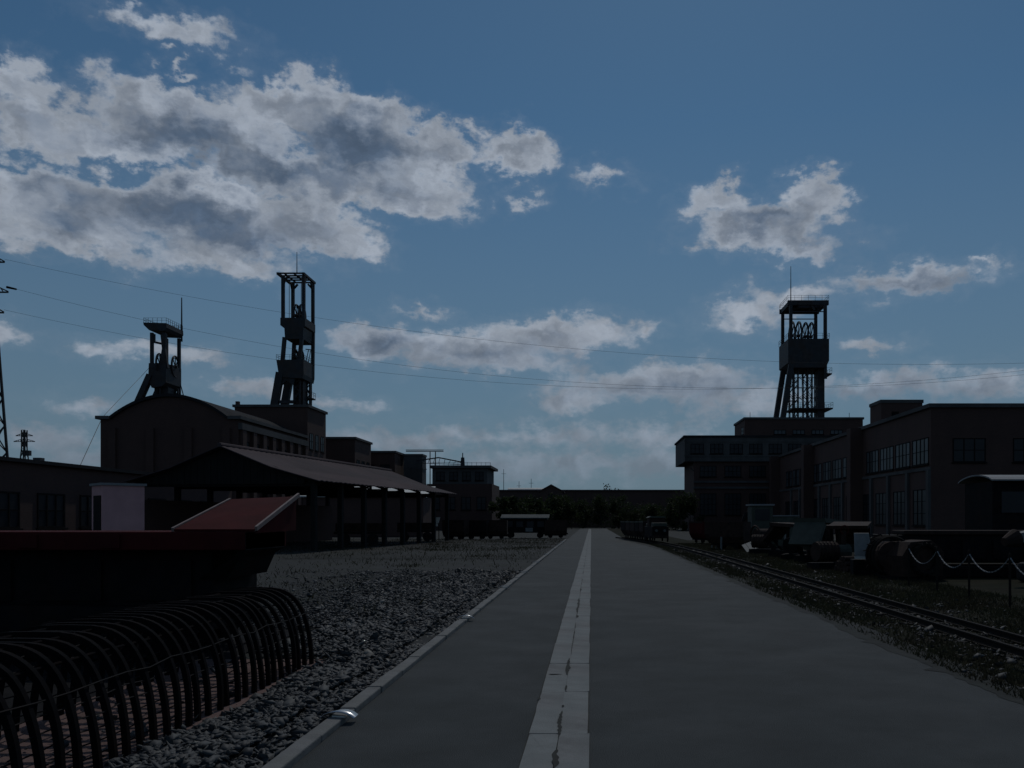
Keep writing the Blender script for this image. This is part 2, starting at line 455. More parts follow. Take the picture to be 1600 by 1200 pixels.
# pale concrete gutter strip between the two lanes, slab by slab
gs = MB().box(-0.515, -0.02, -8, 172, 0.002, 0.006).build('gutter_strip', 'joint_dirt'); tag(gs, kind='structure')
slabs = []
for v in range(5):
    mb = MB()
    L_, W_ = 1.752, 0.2395
    e = [rnd.uniform(-.006, .006) for _ in range(8)]
    c0, c1 = rnd.choice([0, .01, .025]), rnd.choice([0, 0, .02])
    out = [(-W_/2 + e[0], -L_/2 + c0), (-W_/2 + c0, -L_/2 + e[1]), (W_/2 - c1, -L_/2), (W_/2 + e[2], -L_/2 + c1), (W_/2 + e[3], -.2), (W_/2 - abs(e[4])*1.5, .1), (W_/2 + e[5], L_/2 - c0), (W_/2 - c0, L_/2), (-W_/2 + c1, L_/2 + e[6]), (-W_/2 + e[7], L_/2 - c1)]
    mb.prism([(a, b, -0.03) for a, b in out], (0, 0, 0.043))
    slabs.append(mb.mesh('slab', 'slab'))
y = -6.0; i = 0
while y < 168:
    for sx in (-1, 1):
        o = bpy.data.objects.new('slab', slabs[rnd.randrange(5)]); col.objects.link(o); o.parent = gs
        o.location = (-0.266 + sx * 0.1215 + rnd.uniform(-.004, .004), y + rnd.uniform(-.012, .012), rnd.uniform(-.001, .003))
        o.rotation_euler = (rnd.uniform(-.0015, .0015), rnd.uniform(-.006, .006), rnd.choice((0, math.pi)) + rnd.uniform(-.003, .003))
    y += 1.76
# weeds and dirt that have opened up the middle joint
wd = MB()
def stain(x, y, l, w_, ang=0.0):
    n = max(6, int(l / .035)); L1 = []; R1 = []; p_ = q_ = .5
    for k in range(n):
        q = k / (n - 1); env = min(1, 4 * q, 4 * (1 - q)) ** .6
        p_ = min(1, max(.08, p_ + rnd.uniform(-.35, .35))); q_ = min(1, max(.08, q_ + rnd.uniform(-.35, .35)))
        for lst, s_ in ((L1, -p_), (R1, q_)):
            u, v = s_ * w_ * env + .001 * s_, l * (q - .5); lst.append((x + u * math.cos(ang) - v * math.sin(ang), y + u * math.sin(ang) + v * math.cos(ang), .0185))
    b0 = len(wd.v); wd.v += L1 + R1
    for k in range(n - 1): wd.f.append((b0 + k, b0 + n + k, b0 + n + k + 1, b0 + k + 1))
for (d, l, w_) in ((5.4, .5, .03), (6.45, .5, .034), (7.55, 1.0, .03), (8.25, .1, .025), (9.15, .3, .014), (10.5, 1.2, .030), (13.2, 3.6, .008), (15.9, .4, .03), (18.1, 3.0, .030), (22, .5, .03), (25.4, .9, .03), (29, .3, .02), (33, 1.2, .03), (38, .8, .02), (42, 1.6, .03), (50, 1.2, .02)):
    stain(-.266 + rnd.uniform(-.006, .006), d, l, w_)
stain(-.40, 9.95, .17, .035, math.pi / 2); stain(-.46, 10.6, .08, .015, math.pi / 2); stain(-.51, 8.6, .09, .02)
tag(wd.build('joint_weeds', 'joint_dirt', gs), kind='stuff')

# kerb of single stones along the ballast side
kb = MB().box(-2.26, -2.135, -8, 79, -0.3, 0.02).build('kerb', 'joint_dirt'); tag(kb, kind='structure')
ks = [MB().box(-0.07, 0.07, -0.492, 0.492, -0.1, 0.055).mesh('kerb_stone', 'kerbstone') for _ in range(1)]
for i in range(85):
    o = bpy.data.objects.new('kerb_stone', ks[0]); col.objects.link(o); o.parent = kb
    o.location = (-2.198 + rnd.uniform(-.006, .006), -6.5 + i, rnd.uniform(-.006, .006)); o.rotation_euler = (0, rnd.uniform(-.01, .01), rnd.uniform(-.006, .006))
    if i < 30:
        b = o.modifiers.new('bevel', 'BEVEL'); b.width = .012; b.segments = 2

# ------------------------------------------------------------------ ballast of broken slate
def stones(name, m, n, region, size, seed):
    rs = np.random.RandomState(seed)
    base = np.array([(1, .1, .0), (.45, .95, .05), (-.5, .8, 0), (-1, -.1, .06), (-.4, -.9, 0), (.6, -.75, .04), (.1, .05, .62), (.0, -.1, -.55)], float)
    tri = []
    for k in range(6): tri += [(k, (k + 1) % 6, 6), ((k + 1) % 6, k, 7)]
    tri = np.array(tri)
    P = region(rs, n); n = len(P)
    s = size * rs.lognormal(0, .42, n)
    sc = np.stack([s * rs.uniform(.7, 1.3, n), s * rs.uniform(.5, 1, n), s * rs.uniform(.35, .8, n)], 1)
    V = base[None] * rs.uniform(.72, 1.25, (n, 8, 1)) * sc[:, None, :]
    a = rs.uniform(0, 6.28, n); tl = rs.normal(0, .42, (n, 2))
    ca, sa = np.cos(a)[:, None], np.sin(a)[:, None]
    X, Y, Z = V[..., 0], V[..., 1], V[..., 2]
    Z2 = Z + X * tl[:, :1] + Y * tl[:, 1:]
    W = np.stack([X * ca - Y * sa + P[:, :1], X * sa + Y * ca + P[:, 1:2], Z2 + (s * .2)[:, None] + P[:, 2:3]], 2).reshape(-1, 3)
    F = (tri[None] + (np.arange(n) * 8)[:, None, None]).reshape(-1, 3)
    me = bpy.data.meshes.new(name)
    me.vertices.add(len(W)); me.vertices.foreach_set('co', W.ravel())
    me.loops.add(F.size); me.loops.foreach_set('vertex_index', F.ravel().astype(np.int32))
    me.polygons.add(len(F)); me.polygons.foreach_set('loop_start', np.arange(0, F.size, 3).astype(np.int32))
    me.update(); me.validate()
    me.materials.append(MATS[m])
    o = bpy.data.objects.new(name, me); col.objects.link(o)
    return o
def left_bed(rs, n):
    d = 3.2 + 27 * rs.rand(n) ** 1.9
    x = -2.32 - np.abs(rs.normal(0, 1, n)) * (.75 + d * .06)
    k = (x > -3.28) | (d > 11.3) | (rs.rand(n) < .04)
    k &= ~((x < -4.3) & (d < 14.2))
    hump = .05 * np.sin(x * 3.1 + d * .7) * np.sin(d * 1.3)
    return np.stack([x, d, hump - .02 + .05 * (x < -2.6)], 1)[k]
tag(stones('ballast_gravel', 'stone_a', 34000, left_bed, .025, 1), 'dark grey slate gravel spread along the kerb', 'gravel', kind='stuff')
tag(stones('coal_gravel', 'stone_b', 46000, left_bed, .025, 2), 'blackish shale chips mixed into the roadside ballast', 'gravel', kind='stuff')
tag(stones('pale_gravel', 'stone_c', 3000, left_bed, .024, 3), 'scattered pale stone chips lying in the dark ballast', 'gravel', kind='stuff')
def track_bed(rs, n):
    d = 6 + 50 * rs.rand(n) ** 1.6
    x = np.where(rs.rand(n) < .75, rs.normal(5.75, .5, n), rs.uniform(4.25, 8.6, n)) - .00002 * np.maximum(0, d - 30) ** 3
    return np.stack([x, d, np.full(n, -.012)], 1)
tag(stones('track_gravel', 'stone_b', 9000, track_bed, .030, 4), 'dark gravel between and beside the narrow gauge rails', 'gravel', kind='stuff')

# ------------------------------------------------------------------ grass
def blades(name, region, n, h, seed, m='grass'):
    rs = np.random.RandomState(seed); P = region(rs, n); n = len(P)
    a = rs.uniform(0, 6.28, n); hh = h * rs.lognormal(0, .4, n); wd_ = hh * .10 + .006
    ln = rs.normal(0, .5, (n, 2)) * hh[:, None]
    t = np.stack([np.cos(a), np.sin(a)], 1) * wd_[:, None]
    V = np.zeros((n, 3, 3)); V[:, 0, :2] = P[:, :2] - t; V[:, 1, :2] = P[:, :2] + t; V[:, 2, :2] = P[:, :2] + ln
    V[:, :2, 2] = P[:, 2:3]; V[:, 2, 2] = P[:, 2] + hh
    W = V.reshape(-1, 3); F = np.arange(3 * n).reshape(-1, 3)
    me = bpy.data.meshes.new(name); me.vertices.add(len(W)); me.vertices.foreach_set('co', W.ravel())
    me.loops.add(F.size); me.loops.foreach_set('vertex_index', F.ravel().astype(np.int32))
    me.polygons.add(n); me.polygons.foreach_set('loop_start', np.arange(0, F.size, 3).astype(np.int32)); me.update()
    me.materials.append(MATS[m]); o = bpy.data.objects.new(name, me); col.objects.link(o); return o
def verge_r(rs, n):
    d = 5 + 60 * rs.rand(n) ** 1.5
    x = rs.uniform(4.15, 9.5, n); k = (np.abs(x - 5.75) > .55) | (rs.rand(n) < .25)
    k &= (np.sin(x * 2.3 + d * .5) + np.sin(d * 1.1 - x) + rs.normal(0, .8, n)) > -1.2
    return np.stack([x, d, np.full(n, -.01)], 1)[k]
tag(blades('verge_grass', verge_r, 150000, .05, 5), 'short dry grass on the verge along the narrow gauge track', 'grass', kind='stuff')
def left_tufts(rs, n):
    c = 260; cd = np.where(rs.rand(c) < .6, rs.uniform(50, 80, c), rs.uniform(15, 50, c)); cx = -2.6 - 38 * rs.rand(c) ** 1.3; cr = rs.uniform(.3, 2.2, c)
    k = rs.randint(0, c, n); d = cd[k] + rs.normal(0, 1, n) * cr[k] * 1.5; x = cx[k] + rs.normal(0, 1, n) * cr[k]
    band = (x < -2.4) & (d > 13)
    return np.stack([x, d, np.full(n, -.02)], 1)[band]
tag(blades('weed_tufts', left_tufts, 26000, .085, 6), 'weeds and rough grass growing through the shale beside the road', 'grass', kind='stuff')

# ------------------------------------------------------------------ narrow gauge track
tr = thing('railway_track', 'rusty narrow gauge railway track running beside the road', 'railway track', (5.75, 0, 0))
prof = [(-.05, 0), (.05, 0), (.05, .012), (.012, .03), (.012, .075), (.028, .085), (.028, .11), (-.028, .11), (-.028, .085), (-.012, .075), (-.012, .03), (-.05, .012)]
TRK = lambda d: -.00002 * max(0, d - 30) ** 3
for sx in (-.3, .3):
    mb = MB(); dl_ = [-6, 30] + list(range(33, 85, 3)); q_ = len(prof)
    for d in dl_: mb.v += [(sx + a + TRK(d), d, z + .01) for a, z in prof]
    for k in range(len(dl_) - 1):
        for j in range(q_): mb.f.append((k * q_ + j, k * q_ + (j + 1) % q_, (k + 1) * q_ + (j + 1) % q_, (k + 1) * q_ + j))
    mb.f += [tuple(range(q_)), tuple(range((len(dl_) - 1) * q_, len(dl_) * q_))]
    mb.build('rail', 'rail_steel', tr)
slp = MB().box(-.5, .5, -.1, .1, -.06, .012).build('sleeper', 'timber', tr)
slp.location = (0, 2.0, 0)
for i in range(1, 100):
    share(slp, tr, (TRK(2 + i * .72) + rnd.uniform(-.03, .03), 2 + i * .72, rnd.uniform(-.012, .004)), (0, 0, rnd.uniform(-.03, .03)))

# ------------------------------------------------------------------ bent metal caps clipped over the kerb
capm = MB()
n = 9
top = [(-.155 + .31 * k / (n - 1), .052 * math.sin(math.pi * k / (n - 1)) ** .7) for k in range(n)]
for (yy, sx, sz) in ((-.05, 1, 1), (.10, .8, .8)):
    for a, z in top: capm.v.append((a * sx, yy, z * sz))
for k in range(n - 1): capm.f.append((k, k + 1, n + k + 1, n + k))
capm.add([(a * .97, -.05, z * .90 - .004) for a, z in top] + [(a * .77, .10, z * .72 - .004) for a, z in top], [(n + k, n + k + 1, k + 1, k) for k in range(n - 1)])
capm.f += [(k + 18, k + 19, k + 1, k) for k in range(n - 1)]
capm.f += [(9 + k, 9 + k + 1, 27 + k + 1, 27 + k) for k in range(n - 1)]
CAPS = [7.65, 15.3, 22.2, 28.5, 35.1, 43, 51, 59, 67]
cap0 = None
for i, d in enumerate(CAPS):
    nm = ('first', 'second', 'third', 'fourth', 'fifth', 'sixth', 'seventh', 'eighth', 'ninth')[i]
    t = thing('kerb_reflector', 'shiny bent metal cap, %s along the kerb counting from the arched steel ribs' % nm, 'reflector', (-2.17, d, .055), rnd.uniform(-.2, .2), 'metal caps along the kerb')
    if cap0 is None:
        cap0 = capm.build('shell', 'silver', t, smooth=True); eye = MB().box(-.05, .07, -.045, -.03, 0, .012).build('lip', 'white_paint', t)
    else:
        share(cap0, t); share(eye, t)

# ------------------------------------------------------------------ buildings on the left
def block(root, name, m, x0, x1, y0, y1, z0, z1, cope=0.25, roofm='tar_roof', bevel=0):
    MB().box(x0, x1, y0, y1, z0, z1).build(name, m, root)
    if cope:
        c = MB()
        for a, b, e, g in ((x0 - cope, x1 + cope, y0 - cope, y0 + .2), (x0 - cope, x1 + cope, y1 - .2, y1 + cope), (x0 - cope, x0 + .2, y0 + .2, y1 - .2), (x1 - .2, x1 + cope, y0 + .2, y1 - .2)):
            c.box(a, b, e, g, z1 - .02, z1 + .35)
        c.build('coping', 'soot_concrete', root)
        MB().box(x0 + .21, x1 - .21, y0 + .21, y1 - .21, z1 + .005, z1 + .06).build('roof', roofm, root)

def window_front(root, x0, x1, z0, z1, y, n=2, m='glass', frame='black_iron', sill=True, rows=2):
    """window in a wall that faces -Y: frame with recessed panes as sub-parts"""
    f = MB(); t = .09
    f.box(x0, x1, y - .06, y + .02, z0, z0 + t).box(x0, x1, y - .06, y + .02, z1 - t, z1)
    for k in range(n + 1):
        a = x0 + (x1 - x0 - t) * k / n; f.box(a, a + t, y - .055, y + .02, z0 + t, z1 - t)
    for r in range(1, rows):
        zc = z0 + (z1 - z0) * r / rows; f.box(x0 + t, x1 - t, y - .05, y + .02, zc - .03, zc + .03)
    if sill: f.box(x0 - .1, x1 + .1, y - .15, y + .02, z0 - .12, z0 - .005)
    o = f.build('window', frame, root)
    for k in range(n):
        a = x0 + (x1 - x0 - t) * k / n + t; b = x0 + (x1 - x0 - t) * (k + 1) / n
        MB().box(a, b, y - .012, y - .004, z0 + t, z1 - t).build('pane', m, o)
    return o
def window_side(root, y0, y1, z0, z1, x, s, n=2, m='glass', frame='black_iron', rows=2):
    """window in a wall that faces s*X"""
    f = MB(); t = .09; X = lambda a, b: (min(x + s * a, x + s * b), max(x + s * a, x + s * b))
    f.box(*X(-.02, .06), y0, y1, z0, z0 + t).box(*X(-.02, .06), y0, y1, z1 - t, z1).box(*X(-.02, .16), y0 - .1, y1 + .1, z0 - .12, z0 - .005)
    for k in range(n + 1):
        a = y0 + (y1 - y0 - t) * k / n; f.box(*X(-.02, .055), a, a + t, z0 + t, z1 - t)
    for r in range(1, rows):
        zc = z0 + (z1 - z0) * r / rows; f.box(*X(-.02, .05), y0 + t, y1 - t, zc - .03, zc + .03)
    o = f.build('window', frame, root)
    for k in range(n):
        a = y0 + (y1 - y0 - t) * k / n + t; b = y0 + (y1 - y0 - t) * (k + 1) / n
        mm = m if not isinstance(m, (list, tuple)) else m[rnd.randrange(len(m))]
        p = MB().box(*X(.004, .012), a, b, z0 + t, z1 - t).build('pane', mm, o)
    return o

# arched winding hall
hall = thing('arched_hall', 'tall brick hall with segmental arched roof below the mast-topped winding tower', 'building', (-50, 105, 0))
xl, xr, dp, ze, zt = -8.1, 8.2, 25.0, 13.6, 16.25
arc = [(xl + 1.2 + (xr - xl - 2.4) * k / 20, ze + (zt - ze) * (1 - ((k - 10) / 10) ** 2)) for k in range(21)]
MB().prism([(xl, 0, 0)] + [(xr, 0, 0), (xr, 0, ze)] + [(a, 0, z) for a, z in reversed(arc)] + [(xl, 0, ze)], (0, dp, 0)).build('wall', 'brick', hall)
rf = MB()
rp = [(a, z) for a, z in arc]
rf.prism([(a, -.35, z + .04) for a, z in rp] + [(a, -.35, z + .4) for a, z in reversed(rp)], (0, dp + .3, 0)).build('roof', 'tar_roof', hall)
for s, x in ((-1, xl), (1, xr)):
    MB().box(x - .45 if s < 0 else x - 1.1, x + 1.1 if s < 0 else x + .45, -.4, dp - .1, ze + .03, ze + .42).build('gutter', 'soot_concrete', hall)
pil = MB().box(0, .45, -.55, .55, 0, 12.4).build('pilaster', 'brick', hall); pil.location = (xr, .9, 0)
for k in range(1, 8): share(pil, hall, (xr, .9 + k * 3.3, 0))
for k in range(7): window_side(hall, 1.75 + k * 3.3, 3.35 + k * 3.3, 5.2, 11.2, xr, 1, 2, 'glass', 'black_iron', 5)
for k in range(4): MB().box(xl + 1.0 + k * 4.5, xl + 1.9 + k * 4.5, -.3, 0, 0, 12.6).build('pilaster', 'brick', hall)
for k in range(0): window_front(hall, xl + 2.7 + k * 4.5, xl + 4.7 + k * 4.5, 4.5, 10.8, 0, 3, 'glass', 'black_iron', True, 5)
MB().box(xr - .05, xr + .5, 0, dp - .3, 12.45, 13.2).build('cornice', 'soot_concrete', hall)

sb = thing('shaft_building', 'flat roofed brick shaft building joined to the arched hall', 'building', (-47, 130.3, 0))
block(sb, 'wall', 'brick', -5.4, 5.3, 0, 9.0, 0, 18.3)
MB().box(-5.45, -4.95, .4, .9, 18.66, 19.2).build('chimney', 'brick', sb)
for k in range(3): window_side(sb, 1.0 + k * 2.7, 2.6 + k * 2.7, 12.2, 14.6, 5.3, 1, 2)

an = thing('screening_block', 'square flat topped brick block behind the shaft building', 'building', (-45, 150, 0))
block(an, 'wall', 'brick', -7, 5, 0, 11, 0, 15.4)
for k in range(3): window_side(an, 1.2 + k * 3.3, 3.2 + k * 3.3, 9.5, 12, 5, 1, 2)
lw = thing('lamp_room_block', 'lower brick block stepping down beyond the square block', 'building', (-40, 165, 0))
block(lw, 'wall', 'brick', -3, 3.45, 0, 8, 0, 14.2)
for k in range(2): window_front(lw, -2.2 + k * 2.9, -.4 + k * 2.9, 10.2, 12, 0, 2)
si = thing('coal_silo', 'narrow upright concrete silo standing apart from the brick blocks', 'silo', (-34.2, 170, 0))
block(si, 'wall', 'soot_concrete', -1.75, 1.8, 0, 4, 0, 14.0, .12)
for k in range(4): MB().box(-1.83 , 1.88, -.08, 4.08, 2.5 + k * 3, 2.75 + k * 3).build('band', 'soot_concrete', si)

# washery with a projecting flat cap and conveyor gantry
wb = thing('washery', 'squat building with overhanging flat cap, roof rail and stubby chimney', 'building', (-22.3, 150, 0))
MB().box(-5.5, 5.5, 0, 12, 0, 7.8).build('base', 'brick', wb)
MB().box(-4.7, 4.6, .6, 11, 7.8, 10.5).build('wall', 'soot_concrete', wb)
MB().box(-5.1, 5.3, .1, 11.6, 10.5, 10.95).build('cap', 'soot_concrete', wb)
rl = MB()
for k in range(14):
    a = -5 + k * .785; rl.bar((a, .2, 10.9), (a, .2, 11.45), .05)
rl.bar((-5, .2, 11.45), (5.2, .2, 11.45), .05).bar((-5, .2, 11.2), (5.2, .2, 11.2), .04)
rl.build('railing', 'steel', wb)
MB().cyl((.25, 2, 10.95), (.25, 2, 12.4), .38, .3, 10).cyl((.25, 2, 12.4), (.25, 2, 13.2), .1, .08, 6).build('chimney', 'steel', wb)
for k in range(4): window_front(wb, -4 + k * 2.2, -2.6 + k * 2.2, 8.4, 9.9, .6, 2)
for k in range(4): window_front(wb, -4.9 + k * 2.6, -3.3 + k * 2.6, 3.4, 5.6, 0, 2)
cg = thing('conveyor_gantry', 'thin steel conveyor gantry reaching from the silo to the squat capped building', 'gantry', (-32, 165, 0))
gd = MB()
for z, x0, x1 in ((14.7, -2.5, 4.5), (14.45, -2.5, 4.5)): gd.bar((x0, 0, z), (x1, 0, z), .14)
gd.build('upper_beam', 'steel', cg)
g3 = MB(); g3.bar((-.6, 0, 12.7), (3.6, 0, 13.3), .22).bar((3.6, 0, 13.3), (8.2, 0, 12.4), .22).bar((-.6, 0, 12.3), (8.2, 0, 12.0), .1)
for k in range(9): g3.bar((-.4 + k, 0, 12.25), (-.1 + k * .98, 0, 12.75 + .4 * (1 - abs(k - 4) / 4)), .08)
g3.build('truss', 'steel', cg)
for a in (2.0, 3.0):
    MB().bar((a, 0, 0), (a, 0, 14.5), .16).build('post', 'steel', cg)

# long dark works wall far down the road, gabled house, pale tank roof
fw = thing('works_wall', 'long low brick works building closing off the far end of the road', 'building', (0, 200, 0))
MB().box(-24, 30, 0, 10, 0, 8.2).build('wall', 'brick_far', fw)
MB().box(-24.3, 30.3, -.3, 10.3, 8.2, 8.5).build('roof', 'rust_sheet', fw)
gh = thing('gabled_house', 'small gabled house rising just above the long works building', 'house', (-8.6, 190, 0))
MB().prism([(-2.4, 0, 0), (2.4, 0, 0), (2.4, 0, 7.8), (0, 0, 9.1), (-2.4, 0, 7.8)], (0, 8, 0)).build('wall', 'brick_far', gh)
for s in (-1, 1): MB().prism([(0, -.3, 9.13), (s * 2.75, -.3, 7.64), (s * 2.75, -.3, 7.84), (0, -.3, 9.35)], (0, 8.6, 0)).build('roof', 'rust_sheet', gh)
window_front(gh, -.7, .7, 5.6, 7.2, 0, 2)
tk = thing('pale_tank', 'long pale rounded tank showing above the far works roof', 'tank', (-15.6, 215, 0))
MB().cyl((-4.6, 0, 7.9), (5.2, 0, 7.9), 1.55, None, 20).build('shell', 'white_paint', tk, smooth=False)
for a in (-3, 0, 3): MB().box(a - .2, a + .2, -1, 1, 0, 6.6).build('leg', 'soot_concrete', tk)
for i, (px, py, d, nm) in enumerate(((787, 733, 230, 'tallest thin mast beyond the pale tank'), (811, 752, 235, 'short thin mast directly behind the pale tank'), (830, 748, 240, 'thin mast between the pale tank and the gabled house'))):
    t = thing('radio_mast', nm, 'mast', (at(px, d), d, 0), 0, 'thin masts beyond the works')
    MB().cyl((0, 0, 0), (0, 0, ht(py, d)), .13, .06, 6).build('pole', 'steel', t)
    MB().bar((-.6, 0, ht(py, d) - 1.2), (.6, 0, ht(py, d) - 1.2), .07).build('crossarm', 'steel', t)

# low workshop along the left edge
ws = thing('workshop', 'long low dark workshop wall beneath the power pylon', 'building', (-30, 40, 0))
MB().box(-12, 0, -6, 34, 0, 4.75).build('wall', 'brick', ws)
MB().box(-12.2, .25, -6.2, 34.2, 4.75, 4.95).build('roof', 'tar_roof', ws)
MB().box(-.6, -.2, 8.6, 9.0, 4.95, 5.15).build('vent', 'soot_concrete', ws)
for k in range(9): window_side(ws, -4 + k * 4, -1.5 + k * 4, 1.3, 3.2, 0, 1, 3)
pw = thing('bright_strip_shed', 'added low shed, its pale roof tilted to catch the sun below the open canopy', 'shed', (-24, 92, 0))
MB().box(-6, 6.5, .3, 6, 0, 4.1).build('wall', 'brick', pw)
MB().prism([(-6.3, 0, 4.1), (6.8, 0, 4.1), (6.8, 6, 5.3), (-6.3, 6, 5.3)], (0, 0, .12)).build('roof', 'white_paint', pw)  # added roof, sloped towards the viewer so sun makes it a bright strip

# ------------------------------------------------------------------ open timber shed with red sheet roof
shed = thing('open_shed', 'open sided shed with a wide dull red sheet roof on posts', 'shed', (-20.7, 50, 0), -math.atan2(3.4, 24.5))
Ls = 25.5
zr, ze2, hw = 5.9, 3.95, 5.55
for s, nm in ((-1, 'roof'), (1, 'roof')):
    mb = MB(); nc = 84
    for k in range(nc + 1):
        yk = -.5 + (Ls + 1.0) * k / nc; b = .035 * (k % 2)
        for q, (xx, zz_) in enumerate(((.0, zr), (hw * .55, zr - (zr - ze2) * .62), (hw + .35, ze2 - .05))):
            mb.v.append((s * xx, yk, zz_ + b + rnd.uniform(-.008, .008)))
    for k in range(nc):
        for q in range(2):
            a = k * 3 + q; mb.f.append((a, a + 3, a + 4, a + 1))
    o = mb.build(nm, 'rust_sheet', shed); sm = o.modifiers.new('solid', 'SOLIDIFY'); sm.thickness = .05
MB().cyl((0, -.5, zr + .04), (0, Ls + .5, zr + .04), .13, None, 8).build('ridge_cap', 'rust_sheet', shed)
pst = MB().box(-.14, .14, -.14, .14, 0, 3.75).build('post', 'timber', shed); pst.location = (hw - .3, .2, 0)
for k in range(8):
    for s in (-1, 1):
        if k or s < 0: share(pst, shed, (s * (hw - .3), .2 + k * 3.55, 0))
tr0 = None
for k in range(8):
    mb = MB(); mb.bar((-hw + .2, 0, 3.72), (hw - .2, 0, 3.72), .18, .2).bar((0, 0, 3.8), (0, 0, zr - .2), .16)
    for s in (-1, 1): mb.bar((s * (hw - .2), 0, 3.8), (0, 0, zr - .18), .16).bar((0, 0, 3.8), (s * 2.6, 0, 4.75), .12)
    if tr0 is None: tr0 = mb.build('truss', 'timber', shed); tr0.location = (0, .2, 0)
    else: share(tr0, shed, (0, .2 + k * 3.55, 0))
gb = MB()          # boarded gable, plank by plank
for k in range(26):
    a = -5.2 + k * .4; za = zr - .15 - (zr - ze2) * (abs(a + .2) / hw) - .1
    if za > 3.9:
        MB().prism([(a + .01, -.03, 3.75), (a + .39, -.03, 3.75), (a + .39, -.03, zr - .18 - (zr - ze2) * min(1, abs(a + .39) / hw)), (a + .01, -.03, zr - .18 - (zr - ze2) * min(1, abs(a + .01) / hw))], (0, .05, 0)).build('plank', 'timber', shed)
MB().box(-hw + .3, -hw + .5, .4, Ls, 0, 2.9).build('back_wall', 'brick', shed)

# ------------------------------------------------------------------ buildings on the right
r2 = thing('office_wing', 'long flat roofed brick wing with ribbon windows and projecting piers', 'building', (31, 81, 0))
MB().box(0, 26, 0, 66, 0, 12).build('wall', 'brick', r2)
c = MB(); c.box(-.25, 26.2, -.25, .3, 11.98, 12.35).box(-.25, .3, .3, 66, 11.98, 12.35); c.build('coping', 'soot_concrete', r2)
MB().box(.31, 26, .31, 66, 12.01, 12.06).build('roof', 'tar_roof', r2)
for k in range(4): window_side(r2, .5 + k * 4.75, 4.6 + k * 4.75, 6.9, 9.35, 0, -1, 4, ('sky_glass', 'sky_glass', 'glass'), 'black_iron', 2)
for k in range(4): window_side(r2, 24.2 + k * 4.75, 28.2 + k * 4.75, 6.9, 9.35, 0, -1, 3, ('sky_glass', 'glass'), 'black_iron', 2)
for k in range(3): window_side(r2, 46.5 + k * 4.75, 50.5 + k * 4.75, 6.9, 9.35, 0, -1, 3, ('sky_glass', 'glass'), 'black_iron', 2)
for k in range(11):
    window_side(r2, 1.0 + k * 5.6, 4.4 + k * 5.6, 1.2, 4.6, 0, -1, 3, 'glass', 'black_iron', 3)
MB().box(-.12, 0, 0, 66, 6.3, 6.6).build('band', 'soot_concrete', r2)
for k in range(3): MB().box(-1.45, 0, 20.2 + k * 22.3, 21.7 + k * 22.3, 0, 12.2).build('pier', 'brick', r2)
pr = MB().box(-.25, 0, -.3, .3, 0, 6.28).build('pilaster', 'soot_concrete', r2); pr.location = (0, .3, 0)
for k in range(1, 11): share(pr, r2, (0, .1 + k * 5.6, 0))
for k in range(4): window_front(r2, 2 + k * 5.5, 5 + k * 5.5, 7, 9.2, 0, 3)
ph = thing('roof_penthouse', 'boxy brick penthouse standing on the roof of the ribbon windowed wing', 'building', (33, 101, 12.06))
block(ph, 'wall', 'brick', 0, 4.7, 0, 4, 0, 3.0, .1)
MB().box(1.2, 2.0, -.06, 0, 0.02, 2.0).build('door', 'black_iron', ph)

r1 = thing('loading_building', 'wide brick building with overhanging upper storey below the broad winding tower', 'building', (31, 150, 0))
MB().box(-13.6, 17, .5, 16, 0, 11.6).build('wall', 'brick', r1)
MB().box(-15.2, 17, 0, 16.5, 11.6, 15.7).build('upper_storey', 'soot_concrete', r1)
MB().box(-15.4, 17.2, -.2, 16.7, 15.7, 16.0).build('roof', 'tar_roof', r1)
for z in (12.4, 14.9): MB().box(-15.28, 17.05, -.08, 0, z, z + .25).build('band', 'soot_concrete', r1)
for z in (8.0, 7.0): MB().box(-13.7, 17.05, .3, .5, z, z + .35).build('ledge', 'soot_concrete', r1)
for k in range(7): window_front(r1, -12.6 + k * 4.2, -9.8 + k * 4.2, 9.0, 10.9, .5, 4)
for k in range(7): window_front(r1, -12.6 + k * 4.2, -9.8 + k * 4.2, 2.5, 6.2, .5, 4, 'glass', 'black_iron', True, 4)
for k in range(9): window_front(r1, -14.2 + k * 3.3, -12 + k * 3.3, 12.9, 14.6, 0, 3)
MB().bar((-13.6, .45, 10.0), (-14.3, .3, 10.6), .12).build('lamp_arm', 'steel', r1)
ub = thing('tower_base_block', 'flat roofed block with narrow bright windows at the foot of the broad winding tower', 'building', (37, 155.5, 16.0))
block(ub, 'wall', 'brick', -10.1, 10.6, 0, 11, 0, 3.35, .18)
for k in range(5): window_front(ub, -5.0 + k * 3.3, -2.9 + k * 3.3, .7, 1.5, 0, 3, 'sky_glass', 'black_iron', True, 1)
window_side(ub, 1.2, 3.4, .8, 2.2, -10.1, -1, 2, 'sky_glass')
for (a, b, hgt) in ((-9.0, 1, 1.0), (-1.0, 9, .9), (8.5, 1, .9)): MB().bar((a, b, 3.4), (a, b, 3.7 + hgt), .07).build('vent_pipe', 'steel', ub)

# ------------------------------------------------------------------ winding towers
def sheave_mesh(D, name='sheave'):
    mb = MB(); r = D / 2
    mb.ring((0, 0, 0), (1, 0, 0), r, .16, 28, 6)
    mb.ring((0, 0, 0), (1, 0, 0), r - .32, .07, 28, 4)
    for k in range(8):
        th = math.pi * k / 4; mb.bar((0, 0, 0), (0, (r - .05) * math.cos(th), (r - .05) * math.sin(th)), .13)
    mb.cyl((-.35, 0, 0), (.35, 0, 0), .28, None, 10)
    return mb.mesh(name, 'steel')

